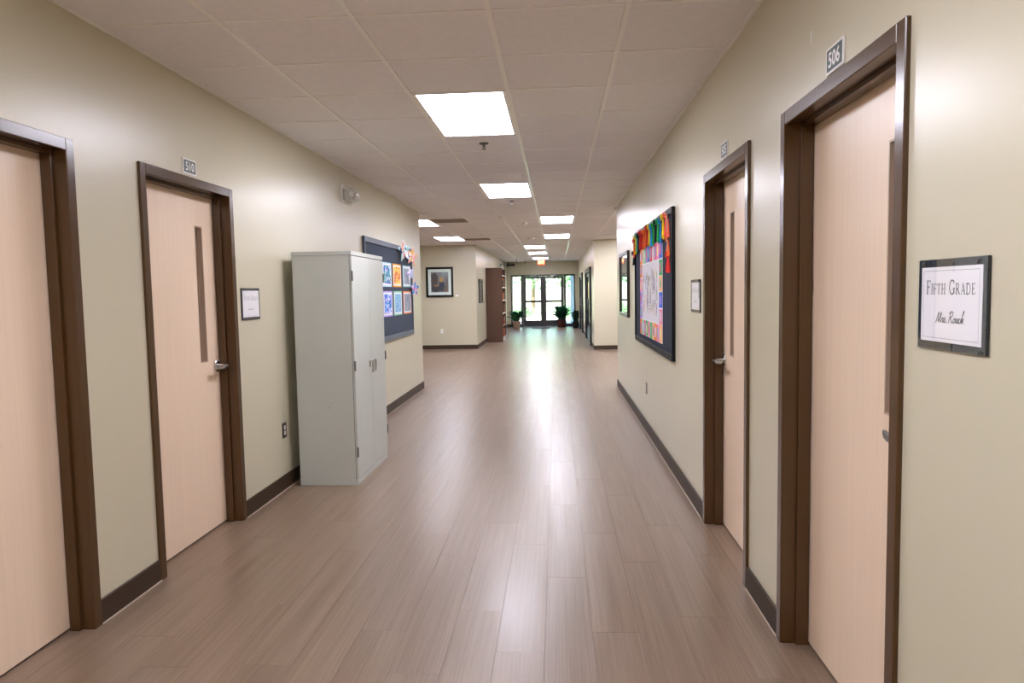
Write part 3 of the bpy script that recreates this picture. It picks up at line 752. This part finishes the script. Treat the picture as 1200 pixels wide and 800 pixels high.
star(9.76, 1.53, .125, 1.5, ['3a78c8', 'e86aa8', 'd8c8e8', '4aa0d8', 'f0a0d0'], 'blue and magenta paper star below the peach one')
star(9.50, 1.73, .12, 1.9, ['d8c8ee', 'b8a8e0', 'f0e8f6', 'a8d0e8'], 'pale lilac paper star between the peach and blue ones')

# collage poster on the right board
def collage():
    y0, y1, z0, z1 = 6.0, 7.55, .99, 1.872; n0 = .0142
    root = empty('collage_poster', WR.P((y0 + y1) / 2, n0, z0), 'large hand-coloured collage poster with bright border cards on the black board', 'poster')
    ya, yb, za, zb = 6.17, 7.38, 1.15, 1.715
    b2 = NB(); WR.box(b2, y0, y1, n0, n0 + .003, z0, z1); obj('backing_sheet', b2, M_paper, root)
    b2 = NB(); WR.box(b2, ya + .02, yb - .02, n0 + .002, n0 + .0055, za + .01, zb - .01); cs = obj('centre_sheet', b2, mat('pencil_sheet', 'e6e4ea', .7), root)
    # pencil-like coloured doodles printed on the centre sheet: flat strokes
    dc = ['8f9a8c', 'b0a8b8', 'd8905a', '6f8fc0', '9a6fae', 'd8c05a', '7a8a7a']
    for ci, col in enumerate(dc):
        b2 = NB(); rnd = random.Random(ci + 3)
        for j in range(9):
            yy = rnd.uniform(ya + .08, yb - .08); zz = rnd.uniform(za + .06, zb - .14); l = rnd.uniform(.05, .13); w = rnd.uniform(.012, .03); sl = rnd.uniform(-.5, .5)
            ribbon(b2, [(yy, zz), (yy + sl * l * .5, zz + l * .6), (yy + sl * l, zz + l)], w, lambda s, t: WR.P(s, n0 + .006 + ci * .0001, t))
        obj('coloured_stroke', b2, mat('doodle_' + col, col, .8), cs)['kind'] = 'stuff'
    b2 = NB()
    for cy, cz_, w, h in ((6.95, 1.52, .2, .13), (6.62, 1.5, .18, .15), (6.8, 1.3, .3, .06)):
        for A, B in (((-1, -1), (1, -1)), ((1, -1), (1, 1)), ((1, 1), (-1, 1)), ((-1, 1), (-1, -1)), ((-1, 0), (1, 0)), ((0, -1), (0, 1))):
            ribbon(b2, [(cy + A[0] * w / 2, cz_ + A[1] * h / 2), (cy + B[0] * w / 2, cz_ + B[1] * h / 2)], .0045, lambda s, t: WR.P(s, n0 + .0068, t))
    obj('pencil_outline', b2, mat('pencil', 'a6aea4', .8), cs)['kind'] = 'stuff'
    pal = {'o': 'f2873a', 'p': 'f08fb8', 'g': '4fc078', 'b': '1f74d8', 'r': 'e23a30', 'c': 'f8bd84', 'l': 'b088e0', 'y': 'f5cf3e', 'w': 'f2d0d8', 'G': '12a862', 'B': '0f5fe0', 'm': 'e85f90', 'a': '7fd8b4'}
    acc = ['e8e0f0', '8fb0e0', 'f2e2a0', 'd87a90', '7ac0a0', 'a88ad0']
    def card(a, e, z0_, z1_, cc, i):
        tilt = .003 * math.sin(i * 2.3)
        b3 = NB(); WR.box(b3, a + .004, e - .004, n0 + .003, n0 + .0058 + .0006 * (i % 3), z0_ + .004 + tilt, z1_ - .004 + tilt)
        cd = obj('border_card', b3, mat('card_' + cc, pal[cc], .65), root)
        b3 = NB(); yc, zc = (a + e) / 2, (z0_ + z1_) / 2 + tilt; w, h = (e - a) * .26, (z1_ - z0_) * .33
        pts = [(w * math.cos(t * math.pi / 4) * (1 + .25 * math.sin(i + t)), h * math.sin(t * math.pi / 4)) for t in range(8)]
        vv = [b3.verts.new(WR.P(yc + s, n0 + .0076, zc + t)) for s, t in pts]; b3.faces.new(vv)
        obj('card_drawing', b3, mat('acc_' + acc[i % 6], acc[i % 6], .7), cd)
    top = 'ocalbrwmpB'; n = len(top); k = (y1 - y0) / n
    for i, cc in enumerate(top): card(y1 - (i + 1) * k, y1 - i * k, zb, z1, cc, i)
    bot = 'oamgpgcopc'
    for i, cc in enumerate(bot): card(y1 - (i + 1) * k, y1 - i * k, z0, za, cc, i + 11)
    hh = (zb - za) / 4
    for i, cc in enumerate('GcBp'): card(y0, ya, zb - (i + 1) * hh, zb - i * hh, cc, i + 21)
    for i, cc in enumerate('opll'): card(yb, y1, zb - (i + 1) * hh, zb - i * hh, cc, i + 31)
collage()
# tassel garland
def garland():
    root = empty('tassel_garland', WR.P(6.9, .03, 2.05), 'tissue tassel garland of many bright colours along the top of the black board', 'garland')
    TC = {'k': '181a20', 'r': 'd8261c', 'o': 'f26a1e', 'c': 'f5684a', 'y': 'f2d21e', 'b': '1f8fc8', 'g': '1fae4a', 't': '2aa58c'}
    def tassel(y, z, cc, l=.2, wd=.046):
        b2 = NB(); rnd = random.Random(int(y * 1000 + z * 77))
        lathe(b2, [(.0, -.004), (.012, .004), (.016, .02), (.010, .035), (.014, .045)], WR.P(y, .046, z), (0, 0, -1), 8)
        for i in range(14):
            a = 2 * math.pi * i / 14; ro = wd * rnd.uniform(.65, 1.0); ll = l * rnd.uniform(.88, 1.02); ww = .014
            dy, dn = math.cos(a), math.sin(a)
            prev = None
            for q in range(4):
                t = q / 3; r = .012 + (ro - .012) * t ** .8; zz = z - .035 - (ll - .035) * t
                cy, cn = y + dy * r, .036 + dn * r * .3
                p = (b2.verts.new(WR.P(cy - dn * ww / 2, max(cn + dy * ww * .3, .031), zz)), b2.verts.new(WR.P(cy + dn * ww / 2, max(cn - dy * ww * .3, .031), zz)))
                if prev: b2.faces.new((prev[0], prev[1], p[1], p[0]))
                prev = p
        obj('tassel', b2, mat('tissue_' + cc, TC[cc], .7, spec=.3), root)
    seq = 'cytkrroorybgkgbyc'
    n = len(seq); ys = [7.95 - (7.95 - 5.68) * i / (n - 1) for i in range(n)]
    for i, (y, cc) in enumerate(zip(ys, seq)): tassel(y, 2.055 + .012 * math.sin(i * 1.7) - .018 * max(0, (2 - i)), cc, .2 if i > 1 else .21)
    tassel(5.575, 2.035, 'c', .19, .075); tassel(5.565, 1.87, 'o', .17, .08); tassel(5.56, 1.745, 'r', .165, .08); tassel(8.0, 1.885, 'k', .16, .06)
    b2 = NB(); tube(b2, [WR.P(8.0, .04, 1.9), WR.P(7.99, .045, 2.03)] + [WR.P(y, .05, 2.06 + .01 * math.sin(i)) for i, y in enumerate(ys)] + [WR.P(5.56, .046, 2.035), WR.P(5.545, .046, 1.87), WR.P(5.54, .046, 1.75)], .003, 6)
    obj('garland_string', b2, mat('string', 'd8d0c0', .8), root)
garland()

# ------------------------------------------------------------------ framed pictures
def framed(P, boxf, a, e, z0, z1, fw, depth, m_frame, inner, label, cat='framed picture'):
    root = empty('framed_picture', P((a + e) / 2, 0, z0), label, cat)
    for q in ((a, e, z0, z0 + fw), (a, e, z1 - fw, z1), (a, a + fw, z0 + fw, z1 - fw), (e - fw, e, z0 + fw, z1 - fw)):
        b2 = NB(); boxf(b2, q[0], q[1], 0, depth, q[2], q[3], .003); obj('frame_rail', b2, m_frame, root)
    b2 = NB(); boxf(b2, a + fw - .005, e - fw + .005, .002, .008, z0 + fw - .005, z1 - fw + .005); obj('mat_board', b2, M_paper if inner else mat('grey_print', '8c8a84', .6), root)
    if inner:
        bw = inner['mat']; b2 = NB(); boxf(b2, a + fw + bw, e - fw - bw, .0075, .0092, z0 + fw + bw, z1 - fw - bw); pr = obj('print', b2, inner['m'], root)
        for (q0, q1, r0, r1, m_, nn) in inner.get('patches', ()):
            A, B = a + fw + bw, e - fw - bw; Z0, Z1 = z0 + fw + bw, z1 - fw - bw
            b2 = NB(); vv = []
            for t in range(10):
                an = 2 * math.pi * t / 10; vv.append(b2.verts.new(P(A + (B - A) * (q0 + q1 * math.cos(an) * (1 + .15 * math.sin(3 * an))), .0095 + nn, Z0 + (Z1 - Z0) * (r0 + r1 * math.sin(an)))))
            b2.faces.new(vv); obj('print_patch', b2, m_, pr)
    b2 = NB(); boxf(b2, a + fw - .002, e - fw + .002, .013, .015, z0 + fw - .002, z1 - fw + .002); obj('picture_glass', b2, M_glass, root)
    return root
pm_ = art_mat('print_field', ['4c3f44', '6b5a58', '8d8790', 'a9b0ba', 'b7bfc8'], (2.3, .5, .9))
framed(FW.P, FW.box, -3.367, -2.657, 1.355, 2.13, .055, .03, M_black,
       {'mat': .075, 'm': pm_, 'patches': [(.2, .2, .6, .38, mat('print_umber', '54434a', .7), 0), (.3, .3, .16, .14, mat('print_dusk', '34354a', .7), .0002), (.62, .16, .3, .26, mat('print_navy', '2c3350', .7), .0003), (.6, .11, .62, .13, mat('print_ochre', 'c99a4e', .7), .0005), (.3, .12, .32, .06, mat('print_tan', 'a9714f', .7), .0006), (.88, .1, .08, .06, mat('print_rust', '8a5a4a', .7), .0004)]},
       'black framed print with white mat on the facing wall at left')
framed(WR.P, WR.box, 8.8, 9.9, 1.11, 1.945, .045, .035, mat('walnut_frame', '2f2422', .3), None, 'narrow-looking dark framed picture with shiny glass left of the tasselled board')
framed(WL.P, WL.box, 18.5, 19.35, 1.18, 1.82, .04, .03, mat('olive_frame', '33332a', .35), None, 'dark framed picture seen edge-on left of the bookcase')
b2 = NB(); FW.box(b2, -2.61, -2.535, 0, .004, 1.365, 1.415, .001); tag(obj('caption_card', b2, M_paper, at=FW.P(-2.57, 0, 1.365)), 'tiny white caption card right of the framed print', 'card')

# ------------------------------------------------------------------ bookcase
def bookcase():
    x0, x1, y0, y1, zt = XL + .014, -1.58, 20.35, 21.65, 2.165
    root = empty('bookcase', ((x0 + x1) / 2, (y0 + y1) / 2, 0), 'tall open brown wooden bookcase standing against the far left wall', 'bookcase')
    mw = mat('walnut_laminate', '573b2b', .4, var=.1, scale=(40, 40, 2)); mi = mat('orange_wood', 'b8763c', .5, var=.08, scale=(3, 40, 3)); me_ = mat('shelf_edge', 'cfc0b8', .4)
    for q in ((y0, y0 + .025), (y1 - .025, y1)):
        b2 = NB(); box(b2, x0, x1, q[0], q[1], 0, zt, .002); obj('side_panel', b2, mw, root)
    b2 = NB(); box(b2, x0, x1, y0 + .025, y1 - .025, zt - .03, zt, .002); obj('top_panel', b2, mw, root)
    b2 = NB(); box(b2, x0, x0 + .01, y0 + .025, y1 - .025, .0, zt - .03); obj('back_panel', b2, mi, root)
    b2 = NB(); box(b2, x1 - .06, x1 - .01, y0 + .025, y1 - .025, 0, .09); obj('plinth', b2, me_, root)
    for z in (.1, .46, .82, 1.2, 1.58, 1.93):
        b2 = NB(); box(b2, x0 + .01, x1 - .012, y0 + .025, y1 - .025, z, z + .022); s = obj('shelf', b2, mi, root)
        b2 = NB(); box(b2, x1 - .012, x1 + .002, y0 + .025, y1 - .025, z - .004, z + .026); obj('shelf_edge', b2, me_, s, 'pale shelf edging')
    # upright books at the far ends of the shelves
    cols = ['8a4a2c', '4a3024', 'b26a34', '2e2420', 'c08848', '6a3c30', '3a3430', 'a8583a']
    LAB = ['bottom shelf', 'second shelf from the bottom', 'third shelf from the bottom', 'fourth shelf from the bottom', 'fifth shelf from the bottom']
    NTH = ['first', 'second', 'third', 'fourth', 'fifth', 'sixth', 'seventh', 'eighth']
    rnd = random.Random(5)
    for si, z in enumerate((.122, .482, .842, 1.222, 1.602)):
        y = y1 - .03
        for j in range(8):
            t = rnd.uniform(.03, .05); h = rnd.uniform(.2, .27); d = rnd.uniform(.19, .24)
            b2 = NB(); box(b2, x1 - .03 - d, x1 - .03, y - t, y - .001, z, z + h, .002)
            o = obj('book', b2, mat('book_' + cols[(j + si) % 8], cols[(j + si) % 8], .5), at=(x1 - .03 - d / 2, y - t / 2, z))
            tag(o, 'book on the ' + LAB[si] + ', ' + NTH[j] + ' from the far end', 'book', 'books on the ' + LAB[si]); y -= t
bookcase()

# ------------------------------------------------------------------ far right glazed doors
def side_door(num, y0, y1, label, posters):
    root = empty('door_%d' % num, WR.P((y0 + y1) / 2, 0, 0), label, 'door', kind='structure'); zt = 2.08; p = .05; f = .11
    b2 = NB()
    for q in ((y0, y0 + f, 0, zt), (y1 - f, y1, 0, zt), (y0 + f, y1 - f, zt - f, zt)): WR.box(b2, q[0], q[1], -.12, p, q[2], q[3], .004)
    obj('door_frame', b2, M_blackalu, root)
    a, e = y0 + f, y1 - f; m = (a + e) / 2
    for (c0, c1) in ((a, m), (m, e)):
        b2 = NB(); s = .1
        for q in ((c0 + .003, c0 + s, .01, zt - f), (c1 - s, c1 - .003, .01, zt - f), (c0 + s, c1 - s, .01, .42), (c0 + s, c1 - s, zt - f - s, zt - f - .003)): WR.box(b2, q[0], q[1], -.05, -.005, q[2], q[3], .002)
        lf = obj('door_leaf', b2, M_blackalu, root)
        b2 = NB(); WR.box(b2, c0 + s, c1 - s, -.03, -.022, .42, zt - f - s); obj('door_glass', b2, M_glass, lf)
        b2 = NB(); tube(b2, [WR.P(m - .07 if c0 == a else m + .07, -.006, .92), WR.P(m - .07 if c0 == a else m + .07, .045, .94), WR.P(m - .07 if c0 == a else m + .07, .045, 1.2), WR.P(m - .07 if c0 == a else m + .07, -.006, 1.22)], .012, 8); obj('pull_handle', b2, M_nickel, lf, smooth=True)
        b2 = NB(); WR.box(b2, c0 + s, c1 - s, -.06, -.052, .42, zt - f - s); obj('window_blind', b2, mat('pale_blind', 'c9c4b4', .7), lf)
    for (yc, zc, w, h, col) in posters:
        b2 = NB(); WR.box(b2, yc - w / 2, yc + w / 2, -.0215, -.019, zc - h / 2, zc + h / 2); obj('door_notice', b2, mat('notice_' + col, col, .6), root)
side_door(5, 18.5, 21.6, 'dark framed glazed double door on the far right wall, nearer one', [(19.3, 1.5, .5, .45, 'f4efd8'), (20.6, 1.45, .4, .5, 'f2e08a')])
side_door(6, 24.3, 26.9, 'dark framed glazed double door on the far right wall, farther one', [(25.0, 1.22, .3, .3, 'f2c21e')])

# ------------------------------------------------------------------ exit doors with sidelights
def exit_doors():
    root = empty('door_7', ((EX0 + EX1) / 2, YE + .1, 0), 'dark framed double glass exit doors with sidelights at the corridor end', 'door', kind='structure')
    ya, yb = YE + .04, YE + .15; zt = EXZ
    X = [EX0, EX0 + .06, -1.48, -1.39, .29, .38, EX1 - .06, EX1]
    b2 = NB()
    for a, e in ((X[0], X[1]), (X[2], X[3]), (X[4], X[5]), (X[6], X[7])): box(b2, a, e, ya, yb, 0, zt, .003)
    box(b2, X[1], X[6], ya, yb, zt - .07, zt, .003); box(b2, X[1], X[2], ya, yb, 0, .12); box(b2, X[5], X[6], ya, yb, 0, .12); box(b2, X[1], X[6], ya - .0, yb, 0, .012)
    md = (X[3] + X[4]) / 2; box(b2, md - .045, md + .045, YE + .118, YE + .15, 0, zt - .07, .002)
    obj('storefront_frame', b2, M_alu, root)
    for a, e in ((X[1], X[2]), (X[5], X[6])):
        b2 = NB(); box(b2, a, e, YE + .09, YE + .1, .12, zt - .07); obj('sidelight_glass', b2, M_glass, root)
    mid = (X[3] + X[4]) / 2
    for i, (a, e) in enumerate(((X[3] + .003, mid - .003), (mid + .003, X[4] - .003))):
        b2 = NB(); s = .115; y0, y1 = YE + .07, YE + .115; z1 = zt - .075
        for q in ((a, a + s, .016, z1), (e - s, e, .016, z1), (a + s, e - s, .016, .27), (a + s, e - s, z1 - .09, z1), (a + s, e - s, 1.0, 1.09)): box(b2, q[0], q[1], y0, y1, q[2], q[3], .002)
        lf = obj('door_leaf', b2, M_alu, root)
        b2 = NB(); box(b2, a + s, e - s, YE + .09, YE + .096, .27, z1 - .09); obj('door_glass', b2, M_glass, lf)
        b2 = NB(); box(b2, a + .03, e - .03, YE + .01, YE + .045, 1.03, 1.085, .006); box(b2, a + .02, a + .07, YE + .02, YE + .072, 1.02, 1.095, .004); box(b2, e - .07, e - .02, YE + .02, YE + .072, 1.02, 1.095, .004)
        obj('push_bar', b2, M_alu, lf)
        b2 = NB(); box(b2, (a + e) / 2 - .14, (a + e) / 2 + .14, YE + .0, YE + .055, zt - .07, zt - .01, .005)
        tube(b2, [((a + e) / 2, YE + .01, zt - .075), ((a + e) / 2 + .2, YE - .1, zt - .08), ((a + e) / 2 + .05, YE + .03, zt - .1)], .008, 6); obj('door_closer', b2, M_nickel, root)
exit_doors()
# door mat
b2 = NB(); box(b2, -1.0, -.3, 27.4, 28.2, 0, .012, .004); tag(obj('door_mat', b2, mat('mat_grey', '5a5860', .95), at=(-.65, 27.8, 0)), 'grey door mat on the floor before the glass exit doors', 'mat')
# exit sign
def exit_sign():
    x, y, z0, z1 = -.555, 26.0, 2.435, 2.605; w = .125
    root = empty('exit_sign', (x, y, H), 'red lit EXIT sign hanging from the ceiling before the glass doors', 'sign')
    b2 = NB(); tube(b2, [(x, y, z1 - .002), (x, y, H - .002)], .01, 8); box(b2, x - .05, x + .05, y - .03, y + .03, H - .014, H + .001, .003); obj('sign_stem', b2, M_nickel, root)
    b2 = NB(); box(b2, x - w - .01, x + w + .01, y - .02, y + .02, z0 - .008, z1 + .008, .004); obj('sign_case', b2, mat('exit_case', '9a3a2c', .4), root)
    b2 = NB(); box(b2, x - w, x + w, y - .022, y - .0195, z0, z1); obj('sign_face', b2, mat('exit_red', 'f0431e', .4, emit=1.1), root, 'glowing orange-red face')
    b2 = NB(); font_mesh(b2, 'EXIT', .1, lambda s, t: Vector((x + s, y - .0235, (z0 + z1) / 2 + t)), .8, .02); obj('sign_letters', b2, mat('exit_letters', 'ffb070', .4, emit=1.2), root, 'pale letters reading EXIT')
exit_sign()
# small black ceiling-height fixture at the far left corner
root = empty('wall_speaker', (-1.95, YE - .02, 2.5), 'small black box mounted high in the far left corner of the end wall', 'speaker')
b2 = NB(); box(b2, -2.05, -1.72, YE - .1, YE - .02, 2.52, 2.6, .01); obj('speaker_case', b2, M_black, root)
b2 = NB(); tube(b2, [(-1.9, YE - .05, 2.55), (-1.9, YE, 2.55)], .018, 8); tube(b2, [(-1.98, YE - .05, 2.59), (-1.98, YE - .02, 2.66)], .02, 8); obj('bracket', b2, M_black, root)
sprinkler(-1.25, 28.3, M_black, 'tiny black sprinkler above the left exit door', .1)

# ------------------------------------------------------------------ potted plants
def plant(x, y, r, hp, mpot, nl, span, hgt, leaf_cols, label, seed, lw=.035):
    root = empty('potted_plant', (x, y, 0), label, 'plant', 'potted plants by the exit doors'); rnd = random.Random(seed)
    b2 = NB(); lathe(b2, [(r * .72, 0), (r * .78, .01), (r, hp * .85), (r * 1.06, hp * .88), (r * 1.06, hp), (r * .94, hp), (r * .92, hp * .9)], (x, y, 0), n=22); obj('pot', b2, mpot, root, smooth=True)
    b2 = NB(); lathe(b2, [(r * .93, hp * .88), (r * .6, hp * .91), (0, hp * .92)], (x, y, 0), n=18); obj('soil', b2, mat('soil', '2c2018', .95), root)
    for ci, col in enumerate(leaf_cols):
        b2 = NB()
        for i in range(nl // len(leaf_cols)):
            a = rnd.uniform(0, 2 * math.pi); out = span * rnd.uniform(.25, 1.); up = hgt * rnd.uniform(.35, 1.)
            base = Vector((x + rnd.uniform(-.5, .5) * r, y + rnd.uniform(-.5, .5) * r, hp * .9)); d = Vector((math.cos(a), math.sin(a), 0)); s = Vector((-math.sin(a), math.cos(a), 0)); prev = None
            for q in range(6):
                t = q / 5; p = base + d * out * t ** 1.2 + Vector((0, 0, up * (t * 1.5 - .55 * t ** 3)))
                if p.x > XR - .03: p.x = XR - .03
                if p.x < XL + .03: p.x = XL + .03
                if p.y > YE - .03: p.y = YE - .03
                w = lw * (.12 + math.sin(math.pi * min(t * .92 + .08, 1))) ** .8
                pr = (b2.verts.new(p - s * w), b2.verts.new(p + Vector((0, 0, -.012))), b2.verts.new(p + s * w))
                if prev: b2.faces.new((prev[0], prev[1], pr[1], pr[0])); b2.faces.new((prev[1], prev[2], pr[2], pr[1]))
                prev = pr
        obj('foliage', b2, mat('leaf_' + col, col, .4), root)
M_terra = mat('beige_pot', 'b59a86', .6); M_red = mat('oxblood_pot', '4a2422', .35)
plant(-1.62, 27.9, .17, .3, M_terra, 150, .42, .46, ['123f2a', '1f5f3c', '3a8650'], 'potted green plant in a beige pot left of the exit doors', 4, .04)
plant(.17, 28.42, .19, .32, M_red, 240, .44, .62, ['0e3524', '175a3c', '2a8058'], 'bushy dark green plant in an oxblood pot right of the exit doors', 9, .045)
plant(.72, 27.35, .13, .26, M_black, 90, .2, .52, ['0e2a1e', '184434'], 'smaller dark plant in a black pot beside the far right wall', 15)

# ------------------------------------------------------------------ outside
b2 = NB(); box(b2, -40, 40, YE + .2, 40, -.16, -.02); struct('ground', b2, mat('concrete_paving', 'b4b8bd', .8, var=.05, scale=(1, 1, 1)), 'pale concrete paving outside the exit doors', 'ground')
b2 = NB(); box(b2, -40, 40, 40, 110, -.16, -.03); o = obj('lawn', b2, mat('lawn_green', '94a884', .9, var=.15, scale=(2, 2, 2))); tag(o, 'bright green lawn beyond the paving outside', 'lawn', kind='structure')
b2 = NB(); box(b2, -2.35, -2.0, 32.2, 32.55, -.02, 3.4, .01); tag(obj('porch_column', b2, mat('mauve_column', '7a6a70', .7), at=(-2.17, 32.4, -.02)), 'brown outdoor porch column seen through the left sidelight', 'column')
b2 = NB(); box(b2, .62, 1.15, 32.0, 32.5, -.02, 3.4, .01); tag(obj('porch_column', b2, mat('blue_column', '6f8a98', .7), at=(.88, 32.3, -.02)), 'blue-grey outdoor porch column seen through the right sidelight', 'column')
b2 = NB(); box(b2, -6, 5, YE + .2, 32.9, 3.4, 3.6); tag(obj('porch_roof', b2, mat('soffit', 'd8d4cc', .8), at=(-.5, 31, 3.4)), 'flat porch roof over the paving outside the exit doors', 'roof')
def tree(x, y, h, r, col, label, seed):
    root = empty('tree', (x, y, -.03), label, 'tree', 'trees outside the exit doors'); rnd = random.Random(seed)
    b2 = NB(); tube(b2, [(x, y, -.05), (x + .05, y, h * .3), (x - .03, y + .05, h * .62)], [.16, .12, .06], 8)
    for i in range(5):
        a = i * 1.3; tube(b2, [(x, y, h * (.3 + .05 * i)), (x + r * .5 * math.cos(a), y + r * .5 * math.sin(a), h * (.5 + .06 * i))], [.05, .02], 6)
    obj('trunk', b2, mat('bark', '5a4a3c', .9), root)
    b2 = NB()
    for i in range(1400):
        while True:
            v = Vector((rnd.uniform(-1, 1), rnd.uniform(-1, 1), rnd.uniform(-1, 1)))
            if .3 < v.length < 1: break
        c = Vector((x + v.x * r, y + v.y * r, h * .62 + v.z * h * .38)); n1 = Vector((rnd.uniform(-1, 1), rnd.uniform(-1, 1), rnd.uniform(-1, 1))).normalized(); n2 = n1.orthogonal().normalized(); l = rnd.uniform(.1, .2)
        b2.faces.new([b2.verts.new(c + n1 * l), b2.verts.new(c + n2 * l * .5), b2.verts.new(c - n1 * l), b2.verts.new(c - n2 * l * .5)])
    me = obj('crown', b2, mat('crown_' + col, col, .7), root)
tree(-1.6, 47, 6.2, 2.2, '6fae7a', 'leafy tree seen through the left exit door', 1)
tree(1.2, 44, 5.4, 1.6, '5f9a62', 'leafy tree seen through the right exit door', 2)
tree(3.4, 50, 6.5, 2.4, '6fa87a', 'leafy tree farther right beyond the porch column', 3)
def hedge(x, y, r, h, col, label, seed):
    rnd = random.Random(seed); root = empty('shrub', (x, y, -.03), label, 'shrub', 'shrubs outside the exit doors'); b2 = NB()
    for i in range(700):
        a = rnd.uniform(0, 6.283); q = rnd.random() ** .5; zz = rnd.random()
        c = Vector((x + r * q * math.cos(a), y + r * q * math.sin(a), .02 + h * zz * (1 - .5 * q * q))); n1 = Vector((rnd.uniform(-1, 1), rnd.uniform(-1, 1), rnd.uniform(-.3, 1))).normalized(); n2 = n1.orthogonal().normalized(); l = rnd.uniform(.06, .12)
        b2.faces.new([b2.verts.new(c + n1 * l), b2.verts.new(c + n2 * l * .5), b2.verts.new(c - n1 * l), b2.verts.new(c - n2 * l * .5)])
    obj('foliage', b2, mat('crown_' + col, col, .7), root)
    b2 = NB()
    for i in range(5): tube(b2, [(x, y, -.05), (x + r * .4 * math.cos(i * 1.3), y + r * .4 * math.sin(i * 1.3), h * .6)], .015, 5)
    obj('stem', b2, mat('bark', '5a4a3c', .9), root)
hedge(.9, 41.5, .8, .9, '6fae7a', 'low green shrub outside the right exit door', 5)
hedge(-2.2, 42.5, .8, .7, '5f9a62', 'low green shrub outside the left sidelight', 6)
